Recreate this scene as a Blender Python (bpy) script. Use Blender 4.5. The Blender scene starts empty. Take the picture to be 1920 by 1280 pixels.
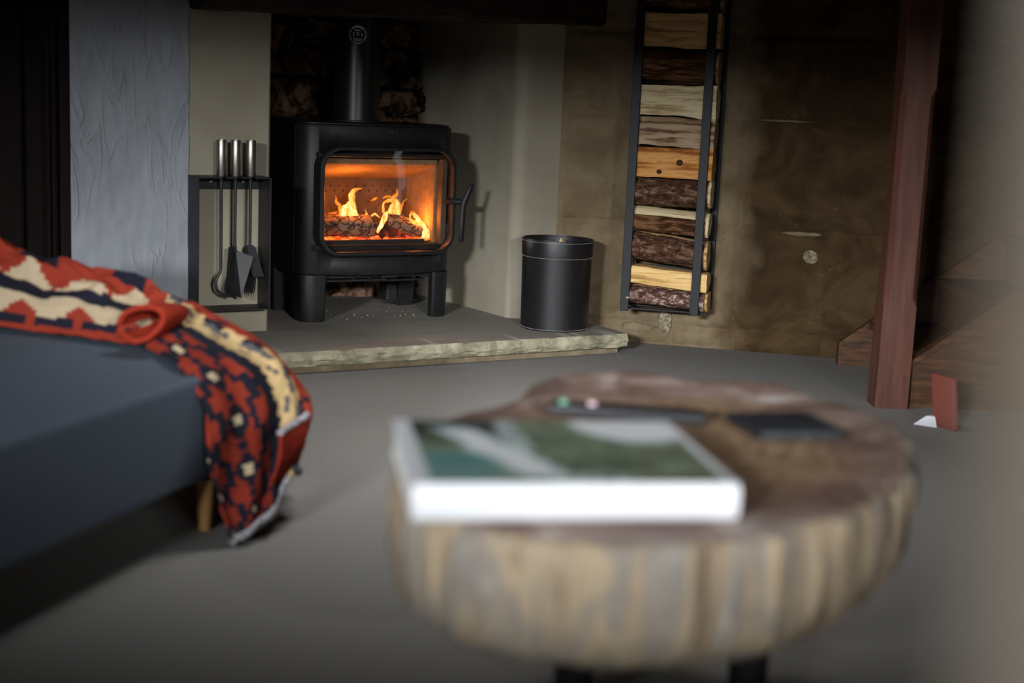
import bpy, bmesh, math, random
from mathutils import Vector, Matrix, noise
R = math.radians
random.seed(7)
scene = bpy.context.scene
col = scene.collection

def lin(c):
    return tuple(((x / 255) / 12.92 if x <= 10 else ((x / 255 + .055) / 1.055) ** 2.4) for x in c)

# ------------------------------------------------------------ camera, world, lights, exposure
cam_d = bpy.data.cameras.new('camera')
cam = bpy.data.objects.new('camera', cam_d)
col.objects.link(cam)
scene.camera = cam
cam_d.lens = 50.0
cam_d.sensor_width = 36.0
cam_d.clip_start = .02
_p, _r = math.atan(455 / 2667), math.atan(.043)
_f = Vector((0, math.cos(_p), -math.sin(_p)))
_x = Vector((1, 0, 0))
_u = _x.cross(_f)
_x2 = math.cos(_r) * _x + math.sin(_r) * _u
_u2 = -math.sin(_r) * _x + math.cos(_r) * _u
cam.matrix_world = Matrix(((_x2.x, _u2.x, -_f.x, 0), (_x2.y, _u2.y, -_f.y, 0), (_x2.z, _u2.z, -_f.z, .97), (0, 0, 0, 1)))
cam_d.dof.use_dof = True
cam_d.dof.focus_distance = 5.55
cam_d.dof.aperture_fstop = 1.75

scene.view_settings.view_transform = 'Standard'
scene.view_settings.look = 'None'
scene.view_settings.gamma = 1.0
scene.view_settings.use_curve_mapping = False
scene.view_settings.exposure = 0.0

world = bpy.data.worlds.new('world')
scene.world = world
world.use_nodes = True
world.node_tree.nodes['Background'].inputs[0].default_value = (.55, .65, .8, 1)
world.node_tree.nodes['Background'].inputs[1].default_value = .02

def area(name, loc, aim, sx, sy, power, colr, spread=180):
    d = bpy.data.lights.new(name, 'AREA')
    d.shape = 'RECTANGLE'
    d.size, d.size_y = sx, sy
    d.energy = power
    d.color = colr
    d.spread = R(spread)
    o = bpy.data.objects.new(name, d)
    col.objects.link(o)
    o.location = loc
    o.rotation_euler = (Vector(aim) - Vector(loc)).to_track_quat('-Z', 'Y').to_euler()
    return o

# daylight: the low winter sky seen through the two windows in the wall behind the camera,
# cut by their heads and sills, and a narrow tall window in the right-hand wall
area('sky_light_left', (-3.2, -6.0, 2.6), (-1.9, -2.2, 1.8), 1.5, .5, 640, (.90, .95, 1.0), 120)
area('sky_light_right', (2.9, -6.0, 2.6), (1.9, -2.2, 1.8), 1.2, .5, 430, (.93, .96, 1.0), 120)
area('window_light_side', (2.60, 3.6, .95), (.2, 3.7, .5), .10, 1.7, .5, (.86, .93, 1.0), 140)
# added fill lamp under the closed ceiling, brightening floor and other level surfaces
area('overhead_fill', (.0, 3.9, 2.33), (.05, 3.8, 0), .6, .6, 12, (.97, .98, 1.0), 80)

# ------------------------------------------------------------ helpers
def tag(o, label=None, cat=None, group=None, kind=None):
    if label: o['label'] = label
    if cat: o['category'] = cat
    if group: o['group'] = group
    if kind: o['kind'] = kind
    return o

class Frame:
    def __init__(s, o=(0, 0, 0), deg=0.0):
        s.o = Vector(o); s.a = R(deg)
        s.m = Matrix.Translation(s.o) @ Matrix.Rotation(s.a, 4, 'Z')
    def w(s, p): return s.m @ Vector(p)

WORLD = Frame()
FIRE = Frame((-.911, 5.226, 0), 31.0)         # x along the fireplace face, y into the recess
WALL = Frame((.452, 5.80, 0), -12.41)         # x along the stone wall, y into the wall

def thing(name, label, cat, base=(0, 0, 0), fr=WORLD, group=None):
    o = bpy.data.objects.new(name, None)
    col.objects.link(o)
    o.empty_display_size = .05
    o.location = fr.w(base)
    o.rotation_euler = (0, 0, fr.a)
    o['_b'] = list(base)
    return tag(o, label, cat, group)

class MB:
    def __init__(s): s.bm = bmesh.new(); s.mi = 0
    def _fin(s, faces):
        for f in faces: f.material_index = s.mi
    def box(s, c, d, rz=0, m=None, bev=0, seg=1):
        M = Matrix.Translation(c) @ Matrix.Rotation(R(rz), 4, 'Z')
        if m is not None: M = M @ m
        r = bmesh.ops.create_cube(s.bm, size=1, matrix=M @ Matrix.Diagonal((*d, 1)))
        if bev:
            es = list({e for v in r['verts'] for e in v.link_edges})
            bmesh.ops.bevel(s.bm, geom=es, offset=bev, segments=seg, affect='EDGES', profile=.6)
        return s
    def span(s, a, b, bev=0, seg=1):
        return s.box([(a[i] + b[i]) / 2 for i in range(3)], [abs(b[i] - a[i]) for i in range(3)], bev=bev, seg=seg)
    def loft(s, rings, closed=True, caps=True):
        vs = [[s.bm.verts.new(p) for p in r] for r in rings]
        n = len(vs[0])
        for i in range(len(vs) - 1):
            for j in range(n if closed else n - 1):
                k = (j + 1) % n
                f = s.bm.faces.new((vs[i][j], vs[i][k], vs[i + 1][k], vs[i + 1][j]))
                f.material_index = s.mi
        if caps and closed:
            for r in (vs[0], vs[-1]):
                try:
                    f = s.bm.faces.new(r); f.material_index = s.mi
                except ValueError: pass
        return vs
    def tube(s, pts, rad, n=10, flat=None, caps=True):
        pts = [Vector(p) for p in pts]
        rad = rad if hasattr(rad, '__len__') else [rad] * len(pts)
        rings = []
        ref = None
        for i, p in enumerate(pts):
            t = (pts[min(i + 1, len(pts) - 1)] - pts[max(i - 1, 0)]).normalized()
            if ref is None:
                ref = Vector((0, 1, 0)) if abs(t.y) < .9 else Vector((1, 0, 0))
            a = (ref - t * ref.dot(t)).normalized(); b = t.cross(a); ref = a
            k = flat if flat else 1
            rings.append([p + a * math.cos(q) * rad[i] * k + b * math.sin(q) * rad[i] for q in [2 * math.pi * j / n for j in range(n)]])
        s.loft(rings, caps=caps)
        return s
    def lathe(s, c, prof, n=48, caps=False):
        rings = [[(c[0] + r * math.cos(2 * math.pi * j / n), c[1] + r * math.sin(2 * math.pi * j / n), c[2] + z) for j in range(n)] for r, z in prof]
        s.loft(rings, caps=caps)
        return s
    def prism(s, poly, z0, z1):
        s.loft([[(p[0], p[1], z0) for p in poly], [(p[0], p[1], z1) for p in poly]])
        return s
    def prism_y(s, poly, y0, y1):
        s.loft([[(p[0], y0, p[1]) for p in poly], [(p[0], y1, p[1]) for p in poly]])
        return s
    def grid(s, fn, nu, nv):
        vs = [[s.bm.verts.new(fn(i / nu, j / nv)) for j in range(nv + 1)] for i in range(nu + 1)]
        for i in range(nu):
            for j in range(nv):
                f = s.bm.faces.new((vs[i][j], vs[i + 1][j], vs[i + 1][j + 1], vs[i][j + 1]))
                f.material_index = s.mi
        return vs
    def warp(s, fn):
        for v in s.bm.verts: v.co = fn(v.co)
        return s
    def build(s, name, mats, parent=None, base=None, fr=WORLD, smooth=True, angle=35, mesh_mods=None, norm=True):
        if base is None:
            base = tuple(parent['_b']) if parent is not None and '_b' in parent else (0, 0, 0)
        if norm: bmesh.ops.recalc_face_normals(s.bm, faces=s.bm.faces)
        bmesh.ops.translate(s.bm, vec=-Vector(base), verts=s.bm.verts)
        me = bpy.data.meshes.new(name)
        if smooth:
            for f in s.bm.faces: f.smooth = True
            for e in s.bm.edges:
                if len(e.link_faces) == 2 and e.calc_face_angle(0) > R(angle): e.smooth = False
        s.bm.to_mesh(me); s.bm.free()
        for m in (mats if isinstance(mats, (list, tuple)) else [mats]): me.materials.append(m)
        o = bpy.data.objects.new(name, me)
        col.objects.link(o)
        o['_b'] = list(base)
        if parent is not None:
            o.parent = parent
            pb = tuple(parent['_b']) if '_b' in parent else (0, 0, 0)
            o.location = Vector(base) - Vector(pb)
        else:
            o.location = fr.w(base); o.rotation_euler = (0, 0, fr.a)
        return o

def solid_mesh(name, mb, mats, label, cat, base=(0, 0, 0), fr=WORLD, group=None, kind=None, **k):
    return tag(mb.build(name, mats, None, base, fr, **k), label, cat, group, kind)
def struct(name, mb, mats, base=(0, 0, 0), fr=WORLD, **k):
    return tag(mb.build(name, mats, None, base, fr, **k), kind='structure')

def fbm(x, y, z=0.0, o=4):
    return noise.fractal(Vector((x, y, z)), 1.0, 2.0, o)
def sm(a, b, x):
    t = max(0, min(1, (x - a) / (b - a))); return t * t * (3 - 2 * t)
def rrect(cx, cz, hw, hh, r, n=8):
    pts = []
    for sx, sz, a0 in ((1, 1, 0), (-1, 1, 90), (-1, -1, 180), (1, -1, 270)):
        for i in range(n + 1):
            a = R(a0 + 90 * i / n)
            pts.append((cx + sx * (hw - r) + r * math.cos(a), cz + sz * (hh - r) + r * math.sin(a)))
    return pts
def catmull(P, t):
    n = len(P) - 1
    x = min(max(t, 0), 1) * n; i = min(int(x), n - 1); f = x - i
    p0, p1, p2, p3 = P[max(i - 1, 0)], P[i], P[i + 1], P[min(i + 2, n)]
    return .5 * ((2 * p1) + (p2 - p0) * f + (2 * p0 - 5 * p1 + 4 * p2 - p3) * f * f + (3 * p1 - p0 - 3 * p2 + p3) * f ** 3)
def apply_mods(o):
    dg = bpy.context.evaluated_depsgraph_get()
    me = bpy.data.meshes.new_from_object(o.evaluated_get(dg))
    o.modifiers.clear(); old = o.data; o.data = me; bpy.data.meshes.remove(old)

# ------------------------------------------------------------ materials
class NT:
    def __init__(s, name):
        s.m = bpy.data.materials.new(name); s.m.use_nodes = True
        s.t = s.m.node_tree; s.b = s.t.nodes['Principled BSDF']; s.out = s.t.nodes['Material Output']
    def n(s, ty, **k):
        x = s.t.nodes.new('ShaderNode' + ty)
        for a, v in k.items(): setattr(x, a, v)
        return x
    def l(s, a, b): s.t.links.new(a, b)
    def coord(s, stretch=(1, 1, 1), loc=(0, 0, 0), kind='Object'):
        c = s.n('TexCoord'); m = s.n('Mapping')
        m.inputs['Scale'].default_value = stretch; m.inputs['Location'].default_value = loc
        s.l(c.outputs[kind], m.inputs['Vector']); return m.outputs['Vector']
    def noise(s, vec, scale, detail=6, dist=0, rough=.55):
        x = s.n('TexNoise'); x.inputs['Scale'].default_value = scale; x.inputs['Detail'].default_value = detail
        x.inputs['Distortion'].default_value = dist; x.inputs['Roughness'].default_value = rough
        s.l(vec, x.inputs['Vector']); return x.outputs['Fac']
    def ramp(s, fac, cols, interp='LINEAR'):
        r = s.n('ValToRGB'); e = r.color_ramp.elements; r.color_ramp.interpolation = interp
        while len(e) < len(cols): e.new(.5)
        for i, (p, c) in enumerate(cols):
            e[i].position = p; e[i].color = (*lin(c), 1)
        s.l(fac, r.inputs['Fac']); return r.outputs['Color']
    def mix(s, fac, a, b, mode='MIX'):
        x = s.n('Mix', data_type='RGBA', blend_type=mode)
        for sock, v in ((x.inputs[0], fac), (x.inputs[6], a), (x.inputs[7], b)):
            if hasattr(v, 'is_linked'): s.l(v, sock)
            elif isinstance(v, tuple): sock.default_value = (*v, 1)
            else: sock.default_value = v
        return x.outputs[2]
    def bump(s, h, strength, dist=.01):
        b = s.n('Bump'); b.inputs['Strength'].default_value = strength; b.inputs['Distance'].default_value = dist
        s.l(h, b.inputs['Height']); s.l(b.outputs['Normal'], s.b.inputs['Normal'])
    def base(s, c):
        if isinstance(c, tuple): s.b.inputs['Base Color'].default_value = (*c, 1)
        else: s.l(c, s.b.inputs['Base Color'])
    def set(s, **k):
        for a, v in k.items(): s.b.inputs[a.replace('_', ' ')].default_value = v
        return s

def pm(name, cols, scale=6, stretch=(1, 1, 1), rough=.7, metal=0, bump=.2, bscale=60, bstretch=None, bdist=.004, dist=0, detail=6, spec=.4, patch=None, nr=.55):
    t = NT(name); v = t.coord(stretch)
    c = t.ramp(t.noise(v, scale, detail, dist, nr), cols)
    if patch:
        pc, ps, lo, hi = patch
        f = t.ramp(t.noise(t.coord(), ps, 5), [(lo, (0, 0, 0)), (hi, (255, 255, 255))])
        c = t.mix(f, c, lin(pc))
    t.base(c)
    t.set(Roughness=rough, Metallic=metal, Specular_IOR_Level=spec)
    if bump: t.bump(t.noise(t.coord(bstretch or (1, 1, 1)), bscale, 6), bump, bdist)
    return t.m

def flat(name, c, rough=.5, metal=0, spec=.5):
    t = NT(name); t.base(lin(c)); t.set(Roughness=rough, Metallic=metal, Specular_IOR_Level=spec); return t.m

M = {}
M['carpet'] = pm('carpet', [(.3, (108, 105, 100)), (.5, (132, 129, 124)), (.7, (156, 153, 147))], 330, rough=.95, bump=.6, bscale=420, bdist=.004, spec=.1, detail=3)
M['beige_plaster'] = pm('beige_plaster', [(.3, (139, 130, 112)), (.55, (156, 147, 128)), (.75, (166, 158, 140))], 2.2, rough=.85, bump=.25, bscale=9, bdist=.01, spec=.2, patch=((120, 108, 88), 3.5, .62, .9))
t = NT('textured_plaster')
v = t.coord((5, 5, 1.0)); h1 = t.noise(v, 2.4, 3, 1.6, .4)
r1 = t.ramp(h1, [(.44, (20, 20, 20)), (.51, (230, 230, 230)), (.57, (90, 90, 90)), (1, (120, 120, 120))], 'EASE')
msk = t.ramp(t.noise(t.coord(), 3.5, 3), [(.42, (0, 0, 0)), (.6, (255, 255, 255))])
t.base(t.ramp(t.noise(t.coord(), 3, 4), [(.3, (138, 141, 146)), (.7, (154, 157, 162))])); t.set(Roughness=.6, Specular_IOR_Level=.35)
t.bump(t.mix(msk, (0, 0, 0), r1), .55, .008); M['textured_plaster'] = t.m
M['room_plaster'] = pm('room_plaster', [(.3, (96, 90, 84)), (.7, (112, 106, 100))], 2, rough=.9, bump=.1)
# big sandstone blocks, browned by smoke to the right of x = .47
t = NT('sandstone'); v = t.coord()
tan = t.ramp(t.noise(v, 5, 9, .6, .65), [(.25, (98, 82, 60)), (.45, (117, 100, 76)), (.6, (132, 115, 90)), (.8, (110, 92, 68))])
brn = t.ramp(t.noise(v, 4.5, 9, .8, .65), [(.28, (42, 30, 18)), (.48, (66, 49, 30)), (.62, (82, 63, 41)), (.8, (52, 38, 23))])
sx = t.n('SeparateXYZ'); t.l(v, sx.inputs[0])
ad = t.n('MATH' if False else 'Math', operation='MULTIPLY_ADD'); t.l(t.noise(v, 4, 6), ad.inputs[0]); ad.inputs[1].default_value = .35; t.l(sx.outputs[0], ad.inputs[2])
f = t.ramp(ad.outputs[0], [(.56, (0, 0, 0)), (.70, (255, 255, 255))])
c = t.mix(f, tan, brn)
sc = t.ramp(t.noise(v, 26, 6, 1.5), [(.66, (0, 0, 0)), (.76, (150, 150, 150))])
c = t.mix(sc, c, lin((150, 136, 108)))
t.base(c); t.set(Roughness=.9, Specular_IOR_Level=.15); t.bump(t.noise(v, 22, 10, .3, .7), .8, .012); M['sandstone'] = t.m
M['joint'] = pm('joint', [(.3, (66, 55, 39)), (.7, (96, 83, 62))], 18, rough=.95, bump=.4, bscale=70)
M['mortar'] = pm('mortar', [(.3, (104, 90, 66)), (.7, (136, 122, 96))], 18, rough=.95, bump=.5, bscale=70, bdist=.006)
M['pale_stone'] = pm('pale_stone', [(.35, (84, 74, 56)), (.6, (150, 138, 112)), (.75, (190, 178, 150))], 75, rough=.9, bump=.8, bscale=120, bdist=.004)
M['sooty_stone'] = pm('sooty_stone', [(.28, (8, 7, 6)), (.43, (34, 26, 19)), (.52, (120, 90, 56)), (.60, (160, 128, 112)), (.68, (70, 54, 44)), (.8, (20, 16, 13))], 9, rough=.9, bump=1, bscale=24, bdist=.02, dist=1.2, spec=.15, nr=.65)
M['soot'] = pm('soot', [(.3, (9, 8, 7)), (.7, (30, 24, 19))], 8, rough=.95, bump=.5, bscale=30)
M['hearth_top'] = pm('hearth_top', [(.3, (122, 117, 107)), (.55, (138, 132, 121)), (.75, (142, 128, 115))], 3, (1, 3, 1), rough=.75, bump=.2, bscale=40, bdist=.003, spec=.25)
M['hearth_edge'] = pm('hearth_edge', [(.3, (112, 105, 84)), (.5, (146, 139, 115)), (.68, (176, 168, 142))], 14, rough=.85, bump=.8, bscale=45, bdist=.008, dist=.6)
M['dark_beam'] = pm('dark_beam', [(.3, (16, 10, 7)), (.55, (50, 30, 19)), (.75, (74, 46, 28))], 5, (1, 6, 6), rough=.7, bump=.6, bscale=18, bstretch=(1, 5, 5), bdist=.01)
M['dark_oak'] = pm('dark_oak', [(.3, (11, 6, 4)), (.6, (22, 12, 8)), (.8, (32, 18, 11))], 4, (9, 9, 1), rough=.75, bump=.2, spec=.15)
M['red_oak'] = pm('red_oak', [(.3, (76, 46, 36)), (.55, (94, 57, 45)), (.75, (106, 68, 54))], 4, (12, 12, 1), rough=.45, bump=.15, spec=.4)
M['stair_oak'] = pm('stair_oak', [(.3, (50, 30, 16)), (.55, (82, 52, 29)), (.75, (104, 70, 40))], 5, (2, 14, 14), rough=.5, bump=.2)
M['stove_black'] = pm('stove_black', [(.35, (22, 21, 22)), (.65, (29, 28, 29))], 30, rough=.46, bump=.12, bscale=420, bdist=.002, spec=.35)
M['steel_black'] = pm('steel_black', [(.3, (25, 24, 24)), (.7, (35, 34, 34))], 20, rough=.5, bump=.08, bscale=300, bdist=.001, spec=.4)
M['pipe_black'] = pm('pipe_black', [(.3, (18, 18, 20)), (.7, (23, 23, 25))], 20, rough=.34, bump=.05, bscale=300, bdist=.001, spec=.5)
M['holder_black'] = flat('holder_black', (17, 18, 21), .5, 0, .3)
M['leather'] = pm('leather', [(.3, (20, 18, 19)), (.7, (27, 25, 26))], 60, rough=.42, bump=.22, bscale=520, bdist=.0015, spec=.42)
M['thread'] = flat('thread', (168, 162, 156), .8)
t = NT('brushed_steel'); t.base(t.ramp(t.noise(t.coord((90, 90, .6)), 5, 3), [(.3, (140, 132, 124)), (.7, (182, 174, 164))])); t.set(Metallic=1, Roughness=.34); M['brushed_steel'] = t.m
M['screw'] = flat('screw', (150, 148, 145), .35, 1)
M['bristle'] = pm('bristle', [(.3, (14, 13, 12)), (.7, (38, 34, 30))], 90, (8, 8, 1), rough=.9, bump=.8, bscale=200, bstretch=(8, 8, 1))
M['vermiculite'] = pm('vermiculite', [(.3, (112, 90, 64)), (.7, (134, 110, 80))], 40, rough=.9, bump=.25, bscale=160, bdist=.003)
M['fire_steel'] = pm('fire_steel', [(.3, (54, 44, 36)), (.7, (92, 74, 58))], 7, rough=.7, bump=.15, bscale=40)
t = NT('char'); v = t.coord((.8, 1, 1.2)); vd = t.n('TexVoronoi', feature='DISTANCE_TO_EDGE'); vd.inputs['Scale'].default_value = 27
wv = t.n('VectorMath', operation='MULTIPLY_ADD'); nz = t.n('TexNoise'); nz.inputs['Scale'].default_value = 30; nz.inputs['Detail'].default_value = 4; t.l(v, nz.inputs['Vector'])
t.l(nz.outputs['Color'], wv.inputs[0]); wv.inputs[1].default_value = (.05, .05, .05); t.l(v, wv.inputs[2]); t.l(wv.outputs[0], vd.inputs['Vector'])
cr = t.ramp(vd.outputs['Distance'], [(0, (8, 5, 4)), (.022, (28, 19, 14)), (.06, (150, 118, 96))])
t.base(t.mix(t.noise(v, 9), cr, t.mix(.75, cr, lin((92, 76, 66)))))
t.bump(t.ramp(vd.outputs['Distance'], [(0, (0, 0, 0)), (.12, (255, 255, 255))]), .8, .008); t.set(Roughness=.9, Specular_IOR_Level=.1); M['char'] = t.m
def glow(name, cols, scale, strength, thr):
    t = NT(name); v = t.coord(); n_ = t.noise(v, scale, 6, .8)
    t.l(t.ramp(n_, cols), t.b.inputs['Emission Color']); t.b.inputs['Emission Strength'].default_value = strength
    t.base(lin((22, 16, 13))); t.set(Roughness=.95); t.bump(n_, .6, .01); return t.m
M['ember'] = glow('ember', [(.30, (20, 3, 0)), (.42, (190, 40, 8)), (.54, (255, 92, 22)), (.68, (255, 190, 100))], 24, 1.7, 0)
M['ember_wood'] = glow('ember_wood', [(.36, (4, 1, 0)), (.5, (96, 20, 6)), (.62, (190, 60, 18)), (.78, (255, 120, 40))], 22, .75, 0)
# flame: thin hot gas, brighter where the eye looks through more of it
t = NT('flame'); at = t.n('Attribute', attribute_name='flame_level'); lw = t.n('LayerWeight'); lw.inputs['Blend'].default_value = .35
emi = t.n('Emission'); tr = t.n('BsdfTransparent'); mx = t.n('MixShader')
inv = t.n('Math', operation='SUBTRACT'); inv.inputs[0].default_value = 1.0; t.l(lw.outputs['Facing'], inv.inputs[1])
strk = t.n('Math', operation='MULTIPLY_ADD', use_clamp=True); t.l(t.noise(t.coord((2.0, 1, .45)), 48, 2, 1.0), strk.inputs[0]); strk.inputs[1].default_value = 1.9; strk.inputs[2].default_value = -.22
hs_ = t.n('Math', operation='MULTIPLY'); t.l(at.outputs['Fac'], hs_.inputs[0]); t.l(strk.outputs[0], hs_.inputs[1])
mu = t.n('Math', operation='MULTIPLY'); t.l(inv.outputs[0], mu.inputs[0]); t.l(hs_.outputs[0], mu.inputs[1])
t.l(t.ramp(mu.outputs[0], [(0, (255, 118, 26)), (.3, (255, 150, 52)), (.6, (255, 192, 100)), (.9, (255, 226, 160))]), emi.inputs['Color'])
st = t.n('Math', operation='MULTIPLY_ADD'); t.l(mu.outputs[0], st.inputs[0]); st.inputs[1].default_value = 1.9; st.inputs[2].default_value = .8; t.l(st.outputs[0], emi.inputs['Strength'])
al = t.n('Math', operation='MULTIPLY', use_clamp=True); t.l(inv.outputs[0], al.inputs[0])
al2 = t.n('Math', operation='MULTIPLY_ADD', use_clamp=True); t.l(at.outputs['Fac'], al2.inputs[0]); al2.inputs[1].default_value = 1.5; al2.inputs[2].default_value = .3; t.l(al2.outputs[0], al.inputs[1])
t.l(al.outputs[0], mx.inputs[0]); t.l(tr.outputs[0], mx.inputs[1]); t.l(emi.outputs[0], mx.inputs[2]); t.l(mx.outputs[0], t.out.inputs['Surface']); M['flame'] = t.m
# stove glass: clear pane with a mirror sheen, smoke-browned at its rim
t = NT('stove_glass'); tr = t.n('BsdfTransparent'); gl = t.n('BsdfGlossy'); gl.inputs['Roughness'].default_value = .03; fr_ = t.n('Fresnel'); fr_.inputs['IOR'].default_value = 1.5; mx = t.n('MixShader')
tr.inputs['Color'].default_value = (.95, .93, .90, 1)
t.l(fr_.outputs[0], mx.inputs[0]); t.l(tr.outputs[0], mx.inputs[1]); t.l(gl.outputs[0], mx.inputs[2]); t.l(mx.outputs[0], t.out.inputs['Surface']); M['stove_glass'] = t.m
M['badge_white'] = flat('badge_white', (226, 234, 220), .6)
M['badge_black'] = flat('badge_black', (16, 16, 17), .5)
# firewood
M['bark'] = pm('bark', [(.30, (26, 15, 10)), (.44, (70, 46, 33)), (.54, (98, 70, 54)), (.64, (140, 110, 92)), (.8, (52, 33, 24))], 34, (.7, 1.5, 1.5), rough=.95, bump=1, bscale=26, bstretch=(.7, 1.6, 1.6), bdist=.012, dist=.9, spec=.1, nr=.65)
M['flaky_bark'] = pm('flaky_bark', [(.3, (38, 25, 21)), (.45, (88, 62, 52)), (.55, (124, 94, 82)), (.62, (190, 172, 160)), (.75, (72, 46, 38))], 34, (.8, 1.2, 1.2), rough=.95, bump=1, bscale=30, bdist=.016, dist=1.4, spec=.1, nr=.6)
M['old_bark'] = pm('old_bark', [(.3, (26, 15, 10)), (.47, (72, 44, 27)), (.6, (122, 86, 58)), (.8, (46, 28, 18))], 14, (.5, 3, 3), rough=.9, bump=.9, bscale=20, bstretch=(.6, 3, 3), bdist=.01, dist=1, spec=.1)
def wood(name, a, b, c, g=9):
    return pm(name, [(.26, tuple(x * .7 for x in a)), (.4, a), (.48, b), (.6, c), (.68, b), (.8, a)], g * 1.5, (.3, 4.5, 4.5), rough=.8, bump=.4, bscale=16, bstretch=(.4, 6, 6), bdist=.004, dist=.5, spec=.2)
M['wood_tan'] = wood('wood_tan', (168, 126, 78), (206, 164, 110), (222, 184, 132), 7)
M['wood_cream'] = wood('wood_cream', (186, 160, 116), (214, 192, 148), (226, 208, 168))
M['wood_gold'] = wood('wood_gold', (206, 162, 96), (226, 184, 118), (236, 200, 140))
M['wood_orange'] = wood('wood_orange', (150, 88, 38), (196, 130, 66), (216, 158, 92), 6)
M['wood_grey'] = wood('wood_grey', (112, 84, 62), (164, 136, 104), (184, 160, 128), 7)
M['knot'] = pm('knot', [(.3, (30, 18, 10)), (.7, (84, 52, 28))], 60, rough=.8, bump=.4)
# furniture
M['grey_cloth'] = pm('grey_cloth', [(.35, (82, 90, 101)), (.65, (92, 100, 111))], 160, rough=.9, bump=.25, bscale=500, bdist=.002, spec=.15)
M['pale_oak'] = pm('pale_oak', [(.3, (168, 120, 66)), (.7, (196, 148, 90))], 6, (8, 8, 1), rough=.5, bump=.1)
t = NT('kilim'); at = t.n('Attribute', attribute_name='pattern'); t.base(t.mix(t.noise(t.coord(), 240, 3), at.outputs['Color'], t.mix(.25, at.outputs['Color'], lin((30, 22, 20)))))
t.set(Roughness=.95, Specular_IOR_Level=.08); t.bump(t.noise(t.coord(), 420, 3), .5, .003); M['kilim'] = t.m
M['red_yarn'] = pm('red_yarn', [(.3, (130, 40, 26)), (.7, (156, 54, 36))], 160, rough=.95, bump=.4, bscale=400, bdist=.003, spec=.08)
M['hem'] = pm('hem', [(.35, (110, 106, 112)), (.6, (182, 178, 180))], 150, rough=.95, bump=.5, bscale=260, spec=.08)
t = NT('slab_top'); v = t.coord(); wv = t.n('TexWave', wave_type='RINGS', rings_direction='Z'); wv.inputs['Scale'].default_value = 9; wv.inputs['Distortion'].default_value = 14; wv.inputs['Detail'].default_value = 6; wv.inputs['Detail Scale'].default_value = 1.6; t.l(v, wv.inputs['Vector'])
a_ = t.ramp(wv.outputs['Fac'], [(.1, (134, 104, 78)), (.5, (154, 122, 92)), (.9, (168, 138, 108))])
b_ = t.ramp(t.noise(v, 7, 8, .9, .65), [(.3, (84, 60, 50)), (.47, (136, 108, 96)), (.58, (172, 150, 140)), (.68, (232, 222, 214)), (.8, (116, 90, 78))])
ln = t.n('VectorMath', operation='LENGTH'); sc_ = t.coord((2.45, 1.9, 0)); t.l(sc_, ln.inputs[0])
ad = t.n('Math', operation='MULTIPLY_ADD'); t.l(t.noise(v, 6, 5), ad.inputs[0]); ad.inputs[1].default_value = .5; t.l(ln.outputs['Value'], ad.inputs[2])
f = t.ramp(ad.outputs[0], [(.74, (0, 0, 0)), (.92, (245, 245, 245))])
t.base(t.mix(f, a_, b_)); t.set(Roughness=.55, Specular_IOR_Level=.4); t.bump(t.noise(v, 30, 6), .4, .006); M['slab_top'] = t.m
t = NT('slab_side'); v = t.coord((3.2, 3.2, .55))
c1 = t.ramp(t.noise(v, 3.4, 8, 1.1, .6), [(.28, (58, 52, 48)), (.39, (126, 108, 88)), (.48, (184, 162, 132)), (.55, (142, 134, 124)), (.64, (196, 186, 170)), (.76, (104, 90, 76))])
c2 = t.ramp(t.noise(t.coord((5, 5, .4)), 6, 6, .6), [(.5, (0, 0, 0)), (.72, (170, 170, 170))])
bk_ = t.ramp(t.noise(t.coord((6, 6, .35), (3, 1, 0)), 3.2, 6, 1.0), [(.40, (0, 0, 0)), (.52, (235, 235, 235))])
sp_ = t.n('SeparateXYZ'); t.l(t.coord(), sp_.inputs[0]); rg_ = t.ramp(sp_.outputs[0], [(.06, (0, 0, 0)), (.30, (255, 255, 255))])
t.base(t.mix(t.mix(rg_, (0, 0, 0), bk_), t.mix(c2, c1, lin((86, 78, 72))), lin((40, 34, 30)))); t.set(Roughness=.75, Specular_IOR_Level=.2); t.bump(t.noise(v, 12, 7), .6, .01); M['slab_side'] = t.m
M['book_white'] = flat('book_white', (236, 236, 238), .45)
M['paper'] = pm('paper', [(.3, (214, 210, 202)), (.7, (232, 229, 222))], 8, (1, 1, 160), rough=.9, bump=.2, bscale=6, bstretch=(1, 1, 220))
t = NT('cover_print'); at = t.n('Attribute', attribute_name='pattern'); t.base(at.outputs['Color']); t.set(Roughness=.3, Specular_IOR_Level=.5); M['cover_print'] = t.m
M['black_plastic'] = flat('black_plastic', (20, 20, 24), .4)
M['slate'] = pm('slate', [(.3, (32, 33, 37)), (.7, (46, 47, 52))], 30, rough=.6, bump=.3, bscale=80)
M['green_gloss'] = flat('green_gloss', (120, 178, 150), .15)
M['pink_gloss'] = flat('pink_gloss', (226, 190, 196), .15)
M['door_paint'] = pm('door_paint', [(.3, (196, 180, 160)), (.7, (204, 188, 168))], 3, rough=.5, bump=.05)
M['red_cloth'] = flat('red_cloth', (128, 58, 44), .8)
M['white_paper'] = flat('white_paper', (214, 216, 220), .8)
M['crumb'] = flat('crumb', (205, 176, 150), .9)

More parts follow.
